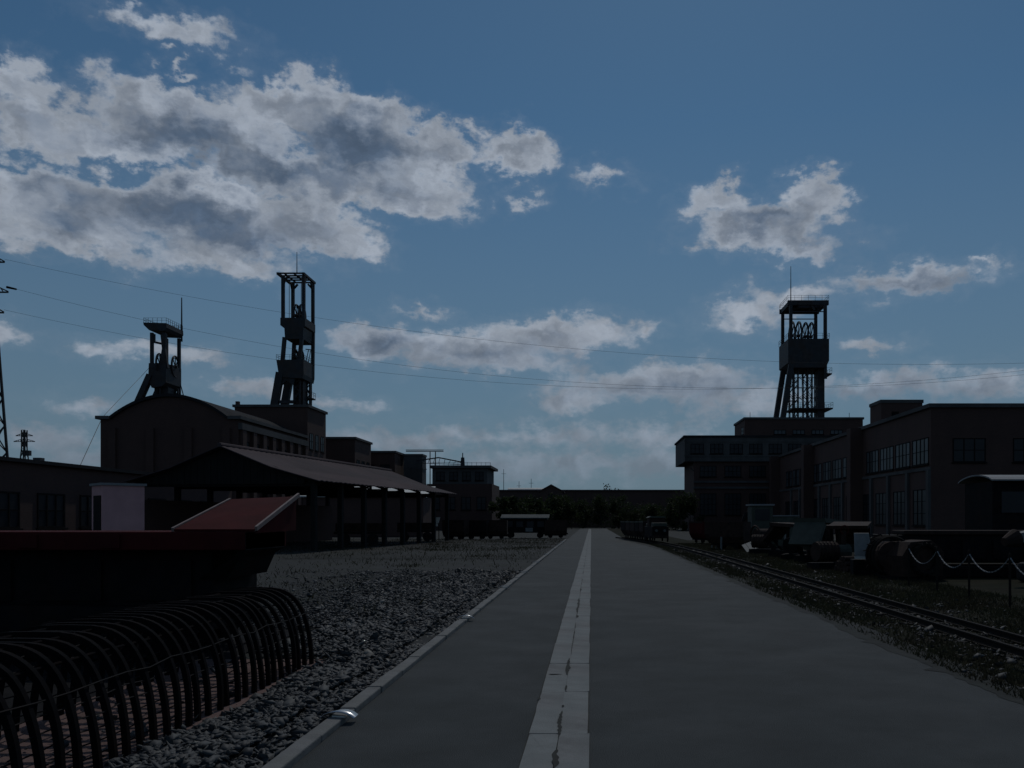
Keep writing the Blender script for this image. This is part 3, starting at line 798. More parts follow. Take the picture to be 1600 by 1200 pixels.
def railing(root, x0, x1, y0, y1, z, h=1.1, step=1.2):
    mb = MB(); cs = [(x0, y0), (x1, y0), (x1, y1), (x0, y1), (x0, y0)]
    for (a, b), (c_, d) in zip(cs, cs[1:]):
        n = max(1, round(math.hypot(c_ - a, d - b) / step))
        for k in range(n): mb.bar((a + (c_ - a) * k / n, b + (d - b) * k / n, z), (a + (c_ - a) * k / n, b + (d - b) * k / n, z + h), .045)
        for q in (.55, 1.0): mb.bar((a, b, z + h * q), (c_, d, z + h * q), .035)
    return mb.build('railing', 'steel', root)

def lattice(root, name, a, b, w, n, m='steel', t=.16):
    """upright lattice post: four angles and zig-zag laces"""
    mb = MB(); (x0, y0, z0), (x1, y1, z1) = a, b
    for i in (-1, 1):
        for j in (-1, 1): mb.bar((x0 + i * w / 2, y0 + j * w / 2, z0), (x1 + i * w / 2, y1 + j * w / 2, z1), t)
    for k in range(n):
        q0, q1 = k / n, (k + 1) / n; s = 1 if k % 2 else -1
        p = lambda q: (x0 + (x1 - x0) * q, y0 + (y1 - y0) * q, z0 + (z1 - z0) * q)
        A, B = p(q0), p(q1)
        for j in (-1, 1):
            mb.bar((A[0] - s * w / 2, A[1] + j * w / 2, A[2]), (B[0] + s * w / 2, B[1] + j * w / 2, B[2]), t * .6)
            mb.bar((A[0] + j * w / 2, A[1] - s * w / 2, A[2]), (B[0] + j * w / 2, B[1] + s * w / 2, B[2]), t * .6)
    return mb.build(name, m, root)

# --- broad tower on the right: four sheaves side by side
T = thing('winding_tower', 'broad steel winding tower with four sheave wheels behind the wide brick building', 'winding tower', (40.3, 168, 0))
k8 = 165 / FPX
W2, D2 = 3.3, 3.5
X0, X1, Y0, Y1 = -W2, W2, -3, 4
zb, zt_, zd = ht(575, 165), ht(530, 165), ht(476, 165)
colm = MB().box(-.28, .28, -.28, .28, 0, zd - zb + 2).build('column', 'steel', T); colm.location = (X0 + .1, Y0, zb - 2)
for a, b in ((X1 - .1, Y0), (X0 + .1, Y1), (X1 - .1, Y1)): share(colm, T, (a, b, zb - 2))
td = MB()          # top deck: edge girders and open grid
for yy in (Y0, Y1): td.box(X0 - .5, X1 + .5, yy - .3, yy + .3, zd - .1, zd + .75)
for xx in (X0, X1): td.box(xx - .3, xx + .3, Y0 + .3, Y1 - .3, zd - .08, zd + .73)
for xx in (-1.4, 1.5): td.box(xx - .18, xx + .18, Y0 + .3, Y1 - .3, zd + .2, zd + .7)
td.box(X0 + .3, X1 - .3, .3, .8, zd + .18, zd + .65).box(X0 + .3, X1 - .3, 2.0, Y1 - .3, zd + .5, zd + .6).box(X0 + .3, -1.58, -2.7, 0.3, zd + .5, zd + .6)
td.build('top_deck', 'steel', T)
MB().bar((X0 + .3, Y0, zd - 1.3), (X1 - .3, Y0, zd - 1.3), .16).build('tie_beam', 'steel', T)
MB().bar((X0 + .3, Y1, zd - 1.1), (X1 - .3, Y1, zd - 1.1), .16).build('tie_beam', 'steel', T)
MB().bar((.6, Y0, zd), (1.2, Y0, zd - 1), .3).build('hook_block', 'steel', T)
railing(T, X0 - .5, X1 + .5, Y0 - .3, Y1 + .3, zd + .75, .9)
MB().cyl((X0 + .1, Y0, zd + .7), (X0 + .1, Y0, ht(416, 165)), .1, .05, 6).build('antenna', 'steel', T)
MB().prism([(X0 - .5, 0, zt_), (X1 + .5, 0, zt_), (X1 + .5, 0, zb + 1.3), (X1 - .1, 0, zb), (X0 + .5, 0, zb), (X0 - .5, 0, zb + .9)], (0, Y1 - Y0 + 1, 0)).build('sheave_platform', 'steel', T).location = (0, Y0 - .5, 0)
railing(T, X0 - .55, X1 + .55, Y0 - .55, Y1 + .55, zt_, 1.0)
sm_ = sheave_mesh(5.2)
for xx in (-2.35, -1.1, .35, 1.45):
    o = bpy.data.objects.new('sheave', sm_); col.objects.link(o); o.parent = T; o.location = (xx, .3 + (.5 if xx > 0 else -.3), zt_ + 1.25)
    MB().bar((xx - .5, -.4, zt_), (xx - .5, .3, zt_ + 1.0), .2).bar((xx + .5, -.4, zt_), (xx + .5, .3, zt_ + 1.0), .2).build('bearing_stand', 'steel', T)
z0_ = 0.0
for a in (-2.0, .6):
    for b in (-1.6, 1.8): lattice(T, 'lattice_post', (a + (.3 if b > 0 else 0), b, z0_), (a, b, zb), .9, 22, t=.15)
MB().box(2.1, 3.35, -2, 0, 0, zb).build('stair_shaft', 'steel', T)
lattice(T, 'lattice_post', (2.9, 1.6, 0), (2.9, 1.6, zb), .9, 20, t=.15)
br = MB()
for k in range(9):
    za = 15 + k * 1.9
    br.bar((-2.5, -2.05, za), (2.2, -2.05, za), .13)
    s = 1 if k % 2 else -1
    br.bar((s * -1.6, -2.0, za), (s * 1.4, -2.0, za + 1.9), .09)
br.build('bracing', 'steel', T)
for yy in (Y0 - .3, Y1 - .6):
    MB().bar((X0 + .1, yy, zb + .6), (-6.05, yy, 12.0), .95, .8).build('strut', 'steel', T)
MB().bar((-4.2, Y0 - .3, ht(613, 165)), (-2.2, Y0 - .3, ht(596, 165)), .22).bar((-4.6, Y0 - .3, ht(627, 165)), (-2.0, Y0 - .3, ht(627, 165)), .2).build('strut_tie', 'steel', T)
for zz_, xa, xb in ((ht(584, 165), 3.0, 4.4), (ht(638, 165), -3.0, 4.6)):
    MB().box(xa, xb, -3.2, 3, zz_ - .15, zz_ + .1).build('platform', 'steel', T); railing(T, xa, xb, -3.2, 3, zz_ + .1, 1.0, 1.4)

# --- tall slender tower: two decks, single pair of sheaves
S = thing('winding_tower', 'tallest two-deck steel winding tower above the flat shaft building', 'winding tower', (-47.1, 142, 0))
zz2 = lambda y: ht(y, 142)
zt2c = zz2(428); cx = [-2.25, 1.05]; cy = [0.0, 4.7]
ztop, zm1, zm2, zp1, zp2 = zz2(431), zz2(497), zz2(530), zz2(566), zz2(590)
for a in cx:
    for b in cy:
        MB().box(a - .24, a + .24, b - .24, b + .24, zm1 - .5, zt2c - .24).build('column', 'steel', S)
tdk = MB(); X0, X1, Y0, Y1 = -3.1, 1.35, -.6, 5.3; zt2 = zz2(428)
for xx in (X0 + .2, X1 - .2): tdk.box(xx - .2, xx + .2, Y0, Y1, zt2 - .25, zt2 + .1)
for yy in (Y0 + .15, 1.0, 2.3, 3.6, Y1 - .15): tdk.box(X0 + .4, X1 - .4, yy - .13, yy + .13, zt2 - .12, zt2 + .08)
for xx in (-1.9, -.4): tdk.box(xx - .12, xx + .12, Y0 + .28, Y1 - .28, zt2 - .1, zt2 + .06)
tdk.build('top_deck', 'steel', S)
kn = MB()
for a in cx:
    for b in cy:
        s = 1 if a < -1 else -1; kn.bar((a, b, ztop - 1.0), (a + s * .8, b, ztop - .1), .28)
        q = 1 if b < 1 else -1; kn.bar((a, b, ztop - 1.6), (a, b + q * 1.1, ztop - .1), .28)
kn.build('knee_brace', 'steel', S)
MB().cyl((-.1, .2, zt2), (-.1, .2, zz2(393)), .08, .04, 6).build('antenna', 'steel', S)
MB().prism([(-2.6, 0, zm1), (-2.6, 0, zm1 - 1.2), (-1.95, 0, zm1 - 1.7), (-1.85, 0, zm2), (1.0, 0, zm2), (1.1, 0, zm1 - 1.5), (1.35, 0, zm1 - 1.3), (1.35, 0, zm1)], (0, 5.3, 0)).build('sheave_platform', 'steel', S).location = (0, -.3, 0)
sm2 = sheave_mesh(3.4)
for xx in (-.75, .1):
    o = bpy.data.objects.new('sheave', sm2); col.objects.link(o); o.parent = S; o.location = (xx, 2.2, zm1 + .9)
sm3 = sheave_mesh(2.8)
for xx in (-1.0, -.1):
    o = bpy.data.objects.new('sheave', sm3); col.objects.link(o); o.parent = S; o.location = (xx, 2.2, zp1 + 1.0)
hr = MB(); hr.bar((-1.6, 1, ztop - .4), (-1.6, 1, zm1), .07).bar((.3, 2, ztop - .4), (.3, 2, zm1), .07).bar((.0, 2, ztop - .4), (.0, 2, zm1), .07); hr.build('hoist_rope', 'cable', S)
for (a0, a1, b) in ((-2.0, -2.35, 0.0), (.75, .35, 0.0), (-2.0, -2.2, 4.6)):
    MB().bar((a0, b, zm2 + .3), (a1, b, zp1), .55).build('column', 'steel', S)
MB().bar((1.1, 4.7, zm1), (1.0, 4.7, zp1 - 2), .5).build('column', 'steel', S)
MB().bar((-.9, 4.6, zm2), (-.9, 4.6, zp1), .5).build('column', 'steel', S)
MB().bar((.3, 3, zp1), (.9, 3, zz2(540)), .1).bar((.4, 3, zz2(540)), (1.1, 3.6, zz2(540)), .14).bar((.75, 3, zp1), (1.1, 3.4, zz2(541)), .08).build('stair', 'steel', S)
MB().prism([(-3.2, 0, zp1 + .3), (-2.85, 0, zp2 + .6), (-2.3, 0, zp2), (1.0, 0, zp2 - .2), (1.15, 0, zp2 + .5), (1.15, 0, zp1 + .4)], (0, 5.6, 0)).build('lower_platform', 'steel', S).location = (0, -.4, 0)
railing(S, -3.2, 1.15, -.4, 5.2, zp1 + .35, .8)
for yy in (0, 4.4):
    MB().bar((-2.7, yy, zp2 + .8), (-4.3, yy, 16.0), 1.15, .9).build('strut', 'steel', S)
MB().prism([(-2.7, -.2, zp2 + .3), (-.2, -.2, zp2 + .2), (-.6, -.2, zp2 - 1.2), (-1.6, -.2, zp2 - .5), (-2.9, -.2, zp2 - 1.6)], (0, .5, 0)).build('gusset', 'steel', S)
MB().bar((-4.0, 0, zz2(628)), (-.6, 0, zz2(628)), .5).build('strut_tie', 'steel', S)
for (a, b, w_) in ((-.3, 1.2, .9), (.55, 3.9, .7), (-.35, 3.6, .8)): lattice(S, 'lattice_post', (a, b, 0), (a, b, zp2), w_, 22, t=.24)
sb_ = MB()
for k in range(10):
    za = 12 + k * 1.35; sb_.bar((-.7, .6, za), (1.0, 4.2, za), .22).bar((-.7, .7, za), (.4, 1.2, za + 1.2), .2)
sb_.build('bracing', 'steel', S)
MB().box(-.7, .5, 1.4, 3.2, 8, zp2).build('cage_shaft', 'steel', S)
MB().box(.2, 1.4, 3.0, 5.0, zz2(619), zz2(619) + .2).build('platform', 'steel', S); railing(S, .2, 1.4, 3, 5, zz2(619) + .2, .9)

# --- small tower with flared cap and mast
Q = thing('winding_tower', 'smaller winding tower with flared cap and tall mast above the arched hall', 'winding tower', (-72.3, 150, 0))
z3 = lambda y: ht(y, 150)
cols = [(-2.0, 0), (.1, 0), (-1.85, 4.8), (.35, 4.8)]
for a, b in cols:
    MB().box(a - .24, a + .24, b - .24, b + .24, z3(572), z3(520)).build('column', 'steel', Q)
ck = MB(); ck.prism([(-3.2, 0, z3(505)), (-3.1, 0, z3(509)), (-2.2, 0, z3(517)), (.4, 0, z3(518)), (.75, 0, z3(513)), (.7, 0, z3(506))], (0, 6.2, 0)); ck.build('cap', 'steel', Q).location = (0, -.6, 0)
railing(Q, -3.15, .65, -.5, 5.5, z3(506), .9, .8)
MB().bar((-1.8, 0, z3(534)), (.1, 0, z3(538)), .35).build('tie_beam', 'steel', Q)
MB().bar((-1.6, 0, z3(522)), (-1.6, 0, z3(534)), .3).build('hanger', 'steel', Q)
MB().prism([(-.45, -.3, z3(522)), (.5, -.3, z3(522)), (.35, -.3, z3(545)), (.8, -.3, z3(575)), (-.7, -.3, z3(575)), (-.2, -.3, z3(545))], (0, .6, 0)).build('pylon_leg', 'steel', Q)
sm4 = sheave_mesh(3.6)
for xx, yy in ((-1.15, 1.0), (.45, 3.2)):
    o = bpy.data.objects.new('sheave', sm4); col.objects.link(o); o.parent = Q; o.location = (xx, yy, z3(568)); o.rotation_euler = (0, 0, .12)
MB().prism([(-2.35, 0, z3(568)), (.55, 0, z3(568)), (.55, 0, z3(598)), (-.2, 0, z3(604)), (-1.9, 0, z3(606)), (-2.45, 0, z3(592))], (0, 5.6, 0)).build('sheave_platform', 'steel', Q).location = (0, -.4, 0)
for yy in (-.1, 4.6): MB().bar((-2.2, yy, z3(586)), (-5.2, yy, z3(648)), 1.1, .9).build('strut', 'steel', Q)
for (a, b) in ((-1.3, 1), (-.4, 1.6), (.2, 4.2)): lattice(Q, 'lattice_post', (a, b, 0), (a, b, z3(602)), .8, 22, t=.26)
MB().box(-.9, .25, 1, 3, 6, z3(604)).build('cage_shaft', 'steel', Q)
MB().bar((.45, 4.8, z3(598)), (.45, 4.8, 4), .3).bar((.5, 4.9, z3(592)), (.9, 5.6, z3(616)), .12).build('stair', 'steel', Q)
MB().cyl((.62, 5.2, z3(524)), (.62, 5.2, z3(453)), .17, .09, 8).build('mast', 'steel', Q)
gw = tag(MB().tube([(-74.6, 150, z3(573)), (at(160, 120) - .0, 120, ht(652, 120)), (at(105, 100), 100, ht(716, 100) - 4)], .04, 4).build('guy_wire', 'cable'), 'thin stay wire slanting down from the smaller winding tower past the arched hall', 'wire')

# ------------------------------------------------------------------ power line
def pylon(root, H, wb_, wt_, arms, m='steel', t=.3, n=10):
    legs = MB(); lace = MB()
    f = lambda q: wb_ + (wt_ - wb_) * min(1, q * 1.25)
    for i in (-1, 1):
        for j in (-1, 1):
            for k in range(n):
                q0, q1 = k / n, (k + 1) / n
                legs.bar((i * f(q0) / 2, j * f(q0) / 2, H * q0), (i * f(q1) / 2, j * f(q1) / 2, H * q1), t)
    for k in range(n):
        q0, q1 = k / n, (k + 1) / n; a, b = f(q0) / 2, f(q1) / 2
        for s in (-1, 1):
            for d in (-1, 1):
                lace.bar((-d * a, s * a, H * q0), (d * b, s * b, H * q1), t * .45); lace.bar((s * a, -d * a, H * q0), (s * b, d * b, H * q1), t * .45)
        lace.bar((-b, -b, H * q1), (b, -b, H * q1), t * .45)
    legs.build('legs_frame', m, root); lace.build('lacing', m, root)
    for (z, l) in arms:
        for s in (-1, 1):
            a = MB(); a.bar((0, 0, z), (s * l, 0, z), t * .7).bar((0, 0, z + 1.5), (s * l, 0, z + .1), t * .6)
            for k in range(1, 5): a.bar((s * l * k / 5, 0, z), (s * l * (k - .5) / 5, 0, z + 1.5 * (1 - (k - .5) / 5)), t * .4)
            a.build('crossarm', m, root)
P1 = thing('power_pylon', 'tall lattice power pylon whose crossarms carry the overhead wires', 'pylon', (at(-23, 120), 120, 0))
pylon(P1, 44, 4.6, 1.2, [(ht(405, 120) - .4, 2.6), (ht(452, 120) - .4, 3.1), (ht(484, 120) - .4, 2.5)], t=.26, n=12)
PX = at(-23, 120)
P2 = thing('power_pylon', 'far small lattice power pylon behind the low workshop', 'pylon', (at(38, 420), 420, 0))
pylon(P2, ht(672, 420), 7, 1.6, [(ht(690, 420), 5), (ht(681, 420), 4)], t=.4)
MB().box(-.2, 2.8, -1, 1, ht(712, 420), ht(704, 420)).build('equipment_box', 'steel', P2)
for i, (y0, xo, (ya, yb), lab) in enumerate(((405, 2.6, (545, 567), 'uppermost overhead wire strung from the tall pylon across the sky'), (452, 4.3, (598, 584), 'middle overhead wire, hung from a dark insulator on the tall pylon'), (484, 2.5, (604, 578), 'lowest overhead wire strung from the tall pylon across the sky'))):
    xs = PX + xo; h0 = ht(y0, 120)
    pts = []
    # a span of 230 m; sag read at two places along it
    A = np.array([[.34, .34 ** 2], [.616, .616 ** 2]]); rhs = np.array([ht(ya, 123) - h0, ht(yb, 126) - h0]); bb, cc = np.linalg.solve(A, rhs)
    for k in range(41):
        t_ = k / 40; pts.append((xs + (150 - xs) * t_, 120 + 10 * t_, h0 + bb * t_ + cc * t_ * t_))
    tag(MB().tube(pts, .015, 4).build('power_line', 'cable'), lab, 'wire', 'overhead wires')
    if i == 1:
        tag(MB().cyl((PX + 2.9, 120, h0 + .3), (PX + 4.2, 120, h0), .16, .12, 8).build('insulator', 'black_iron'), 'dark string insulator at the crossarm tip of the tall pylon', 'insulator')
P3 = thing('power_pylon', 'lattice power pylon at the other end of the overhead wires', 'pylon', (150, 130, 0))
pylon(P3, 44, 4.6, 1.2, [(34, 3), (30, 3), (26, 3)], t=.26, n=12)

# ------------------------------------------------------------------ low gallery of curved steel ribs
gal = thing('steel_rib_gallery', 'low gallery of closely spaced curved black steel ribs standing beside the gravel', 'mine gallery', (-4.12, 0, 0))
wid, hgt = .68, .92
def rib_path(w_, h_, wob):
    pts = []
    for k in range(33):
        th = math.pi * k / 32; c_, s_ = math.cos(th), math.sin(th)
        pts.append((w_ * math.copysign(abs(c_) ** .55, c_) + wob * math.sin(3 * th), 0, h_ * max(0, s_) ** .92 - .03))
    return pts
ribs = []
for v in range(4): ribs.append(MB().ribbon(rib_path(wid + rnd.uniform(-.012, .012), hgt + rnd.uniform(-.015, .015), rnd.uniform(-.015, .015)), .045, .045, (0, 1, 0)).mesh('rib', 'soot_iron'))
yy = 3.9
while yy < 10.95:
    o = bpy.data.objects.new('rib', ribs[rnd.randrange(4)]); col.objects.link(o); o.parent = gal
    o.location = (rnd.uniform(-.012, .012), yy, 0); o.rotation_euler = (rnd.uniform(-.035, .035), 0, rnd.uniform(-.03, .03)); yy += .205
for k, zz_ in enumerate((.1, .2, .3, .4, .5, .6)):
    for s in (-1, 1):
        pts = [(s * (wid - .035 - (.03 if zz_ > .45 else 0)), 3.8 + j * .36, zz_ + .012 * math.sin(j * 2.1 + k) - .01 * (j % 2)) for j in range(21)]
        MB().tube(pts, .006, 4).build('wire', 'black_iron', gal)
for k, (a, z) in enumerate(((-.45, .74), (-.15, .865), (.2, .855), (.46, .735))):      # tie rods along the crown
    MB().tube([(a + rnd.uniform(-.01, .01), 3.8 + j * .9, z + .032 + rnd.uniform(-.006, .006)) for j in range(9)], .011, 6).build('tie_rod', 'soot_iron', gal)

# ------------------------------------------------------------------ red loading machine behind the gallery
ld = thing('loading_machine', 'long black mining loader with red deck and tilted red discharge plate', 'mining machine', (-5.0, 11.0, 0))
MB().box(-7.6, .15, .35, 1.9, .32, 1.36).build('body', 'black_iron', ld, bevel=.04)
MB().box(-7.8, .72, -.02, 1.45, 1.37, 1.60).build('deck', 'red_paint', ld, bevel=.015)
MB().prism([(.72, -.02, 1.37), (.72, -.02, 1.59), (.35, .3, 1.0), (.0, .3, 1.0)], (0, 1.4, 0)).build('nose', 'black_iron', ld)
pl = MB().prism([(-.17, .0, 1.602), (.82, .0, 1.602), (.84, 1.52, 2.05), (-.08, 1.52, 2.01)], (0, -.008, .03)).build('discharge_plate', 'red_paint', ld)
MB().bar((.845, -.01, 1.64), (.865, 1.53, 2.10), .03, .055).build('flange', 'sunlit_edge', pl)
MB().bar((-.19, -.01, 1.625), (-.10, 1.53, 2.03), .03, .05).build('flange', 'sunlit_edge', pl)
MB().prism([(.80, 0.02, 1.58), (.82, 1.5, 2.03), (.82, 1.5, 1.6)], (.02, 0, 0)).build('side_cheek', 'red_paint', ld)
for k in range(7):
    MB().box(-7.2 + k * 1.02, -6.95 + k * 1.02, -.05, -.021, 1.40, 1.57).build('deck_bracket', 'red_paint', ld)
for k in range(2):
    tk_ = MB(); n = 22; pts = []
    for j in range(n):
        th = 2 * math.pi * j / n; c_, s_ = math.cos(th), math.sin(th)
        pts.append((-3.7 + (3.2 + .33 * abs(c_)) * (1 if c_ > 0 else -1) * (1 if abs(c_) > .25 else abs(c_) * 4), .05 + k * 1.6, .34 + .34 * s_))
    tk_.prism(pts, (0, .5, 0)); to = tk_.build('crawler_track', 'black_iron', ld)
    for j in range(7): MB().cyl((-6.6 + j * .98, .04 + k * 1.6, .3), (-6.6 + j * .98, .0 + k * 1.6, .3), .2, None, 12).build('road_wheel', 'rust', to)
MB().cyl((-6.5, .34, .95), (-6.5, .2, .95), .28, None, 14).build('motor_cover', 'black_iron', ld)
for k in range(5): MB().box(-5.6 + k * 1.15, -4.7 + k * 1.15, .30, .345, .72, 1.24).build('side_panel', 'black_iron', ld)

hut = thing('equipment_hut', 'small pale pinkish hut with a dark doorway behind the red mining loader', 'hut', (at(160, 29), 29, 0), R(43))
MB().box(0, 1.28, .0, 1.28, 0, 2.88).build('wall', 'hut_paint', hut)
MB().box(-.06, 1.34, -.06, 1.34, 2.88, 2.96).build('roof', 'zinc', hut)
dr = MB().box(-.025, 0, .15, 1.0, .05, 2.55).build('door', 'black_iron', hut)
MB().box(-.06, -.03, .85, .95, 1.2, 1.3).build('handle', 'zinc', dr)

# ------------------------------------------------------------------ mine tubs, locomotives, machines
def tub(root, m='rust', L=1.9, W=.9, H=1.2, rim='rust'):
    zb_ = .38
    prof_ = [(-W / 2 * .7, zb_), (W / 2 * .7, zb_), (W / 2, zb_ + .35), (W / 2, H), (W / 2 - .04, H), (W / 2 - .04, zb_ + .37), (W / 2 * .68, zb_ + .04), (-W / 2 * .68, zb_ + .04), (-W / 2 + .04, zb_ + .37), (-W / 2 + .04, H), (-W / 2, H), (-W / 2, zb_ + .35)]
    b = MB(); b.prism([(a, -L / 2, z) for a, z in prof_], (0, L, 0)).build('tub', m, root)
    for s in (-1, 1):
        y_ = s * (L / 2 + .011)
        MB().prism([(-W / 2 * .7, y_ - .01, zb_), (W / 2 * .7, y_ - .01, zb_), (W / 2, y_ - .01, zb_ + .35), (W / 2, y_ - .01, H), (-W / 2, y_ - .01, H), (-W / 2, y_ - .01, zb_ + .35)], (0, .02, 0)).build('end_plate', m, root)
        MB().box(-.12, .12, min(y_, y_ + s * .16), max(y_, y_ + s * .16), .36, .5).build('buffer', 'black_iron', root)
    MB().box(-W * .3, W * .3, -L / 2, L / 2, .24, .375).build('chassis', 'black_iron', root)
    for sy in (-.5, .5):
        for sx in (-1, 1):
            MB().cyl((sx * .27, sy, .19), (sx * .34, sy, .19), .17, None, 12).build('wheel', 'black_iron', root)
    MB().box(-W / 2 - .03, -W / 2, -L / 2, L / 2, H - .1, H + .02).box(W / 2, W / 2 + .03, -L / 2, L / 2, H - .1, H + .02).build('rim', rim, root)

GT = 'tubs coupled on the narrow gauge track'
for k in range(5):
    d = 69.2 + k * 2.35
    lab = ('pale topped mine tub coupled right behind the small locomotive on the track' if k == 0 else 'mine tub number %s behind the locomotive on the narrow gauge track' % ('', 'two', 'three', 'four', 'five', 'six', 'seven')[k])
    t = thing('mine_tub', lab, 'mine wagon', (5.75 + TRK(d), d, .11), math.atan2(.00006 * (d - 30) ** 2, 1), GT); tub(t, ('rust', 'black_iron', 'rust')[k % 3], 2.1, 1.35, 1.5, 'mint_paint')
lc = thing('mine_locomotive', 'small dark mine locomotive heading the tubs on the track', 'locomotive', (5.75 + TRK(65.6), 65.6, .11), .09)
MB().box(-.6, .6, -1.6, 2.2, .3, 1.15).build('body', 'black_iron', lc, bevel=.05)
MB().box(-.58, .58, -.2, 1.0, 1.15, 1.78).build('cab', 'rust', lc, bevel=.03)
MB().prism([(-.66, -.3, 1.78), (.66, -.3, 1.78), (.5, -.3, 1.9), (-.5, -.3, 1.9)], (0, 1.45, 0)).build('cab_roof', 'mint_paint', lc)
MB().box(-.5, .5, -1.5, -.25, 1.15, 1.42).build('hood', 'mint_paint', lc, bevel=.04)
MB().box(-.5, .5, 1.05, 2.1, 1.15, 1.36).build('hood', 'mint_paint', lc, bevel=.04)
for s in (-.3, .3): MB().cyl((s, -1.61, .85), (s, -1.68, .85), .1, None, 12).build('headlamp', 'dull_roof', lc)
for sy in (-.9, 1.4):
    for sx in (-1, 1): MB().cyl((sx * .61, sy, .24), (sx * .68, sy, .24), .22, None, 14).build('wheel', 'black_iron', lc)
MB().box(-.55, .55, -1.75, -1.6, .3, .5).build('buffer', 'rust', lc)

def shield(root, m='rust', open_=1.0, W=1.4):
    """hydraulic roof support: base, caving shield, canopy, props"""
    for s in (-1, 1): MB().box(s * W * .28 - .2, s * W * .28 + .2, -1.3, 1.2, 0, .28).build('base_pontoon', 'black_iron', root)
    zc = 1.25 + .55 * open_
    MB().prism([(-W / 2, -1.7, zc), (-W / 2, 1.0, zc + .08), (-W / 2, 1.05, zc + .26), (-W / 2, -1.75, zc + .12)], (W, 0, 0)).build('canopy', m, root)
    MB().prism([(-W / 2 + .05, 1.0, zc + .1), (-W / 2 + .05, 1.65, .75), (-W / 2 + .05, 1.5, .68), (-W / 2 + .05, .8, zc)], (W - .1, 0, 0)).build('caving_shield', m, root)
    for s in (-1, 1):
        MB().bar((s * .3, 1.5, .75), (s * .3, .95, .2), .14).build('link', 'black_iron', root)
        for y_ in (-.5, .3):
            p = MB().cyl((s * .33, y_, .2), (s * .33, y_ - .05, .85), .11, None, 10).build('prop', 'rust', root)
            MB().cyl((s * .33, y_ - .05, .85), (s * .33, y_ - .08, zc), .075, None, 10).build('piston', 'rail_steel', p)
    MB().box(-.35, .35, .5, .8, .5, .8).build('valve_block', 'mint_paint', root)

GS = 'roof supports on show'
for (x, y, rz, op, mm, lab) in ((9.8, 33.5, -.35, .3, 'rust', 'rusty hydraulic roof support next to the pale information board'), (9.6, 37.4, 2.5, .55, 'mint_paint', 'greenish hydraulic roof support between two rusty ones'), (9.7, 42.0, .7, .2, 'rust', 'rusty hydraulic roof support nearest the pale planked ramp')):
    t = thing('roof_support', lab, 'mining machine', (x, y, 0), rz, GS); shield(t, mm, op)

# coal cutter with two ringed drums
sh = thing('coal_cutter', 'long black coal cutter with two ringed drums behind the sagging chain', 'mining machine', (11.8, 27.4, 0))
MB().box(-2.6, 3.6, -.1, .9, .42, 1.28).build('body', 'black_iron', sh, bevel=.05)
MB().box(-3.0, 4.4, -.5, 1.2, .0, .34).build('conveyor_pan', 'black_iron', sh, bevel=.03)
MB().box(-2.2, 3.0, -.2, .95, 1.285, 1.42).build('cover_plate', 'rust', sh, bevel=.03)
for k in range(6): MB().box(-2.3 + k * .95, -1.55 + k * .95, -.16, -.102, .55, 1.12).build('hatch', 'black_iron', sh)
for s, x in ((-1, -2.9), (1, 3.9)):
    MB().bar((x - s * .9, .3, .9), (x, -.3, .72), .34).build('ranging_arm', 'black_iron', sh)
    dm = MB().cyl((x, -1.15, .68), (x, -.45, .68), .42, None, 18).build('drum', 'rust', sh)
    for k in range(3): MB().ring((x, -1.1 + k * .28, .68), (0, 1, 0), .56, .05, 24, 5).build('cutting_ring', 'rail_steel', dm)
    pk = MB()
    for k in range(16):
        th = k * 1.1; yk = -1.1 + (k % 5) * .15
        pk.cyl((x + .5 * math.cos(th), yk, .68 + .5 * math.sin(th)), (x + .68 * math.cos(th + .12), yk, .68 + .68 * math.sin(th + .12)), .035, .012, 5)
    tag(pk.build('pick_points', 'rail_steel', dm), kind='stuff')

# dark shunting locomotive with a bright rounded roof
lo = thing('shunting_locomotive', 'tall black shunting locomotive with bright rounded metal cab roof', 'locomotive', (17.2, 31.5, 0))
MB().box(-3.0, 4.5, 0, 2.6, .55, 1.05).build('frame', 'black_iron', lo, bevel=.03)
MB().box(-2.9, 1.0, .1, 2.5, 1.05, 3.12).build('cab', 'black_iron', lo, bevel=.04)
rp_ = [(-.15 + 2.9 * k / 12, 3.18 + .22 * math.sin(math.pi * k / 12) ** .7) for k in range(13)]
MB().prism([(-3.05, a, z) for a, z in rp_] + [(-3.05, a, z - .05) for a, z in reversed(rp_)], (4.2, 0, 0)).build('cab_roof', 'zinc', lo)
for k in range(3): MB().box(-2.6 + k * 1.2, -1.7 + k * 1.2, .06, .098, 2.0, 2.75).build('cab_window', 'glass', lo)
MB().box(1.0, 4.3, .35, 2.25, 1.05, 2.2).build('hood', 'black_iron', lo, bevel=.05)
for k in range(4):
    w_ = MB().cyl((-2.1 + k * 1.8, -.08, .46), (-2.1 + k * 1.8, .06, .46), .46, None, 20).build('wheel', 'black_iron', lo)
MB().bar((-2.1, -.12, .46), (3.3, -.12, .46), .06, .12).build('coupling_rod', 'rail_steel', lo)
for y_ in (.5, 2.1): MB().cyl((-3.0, y_, .8), (-3.35, y_, .8), .1, None, 8).cyl((-3.35, y_, .8), (-3.42, y_, .8), .22, None, 12).build('buffer', 'rail_steel', lo)

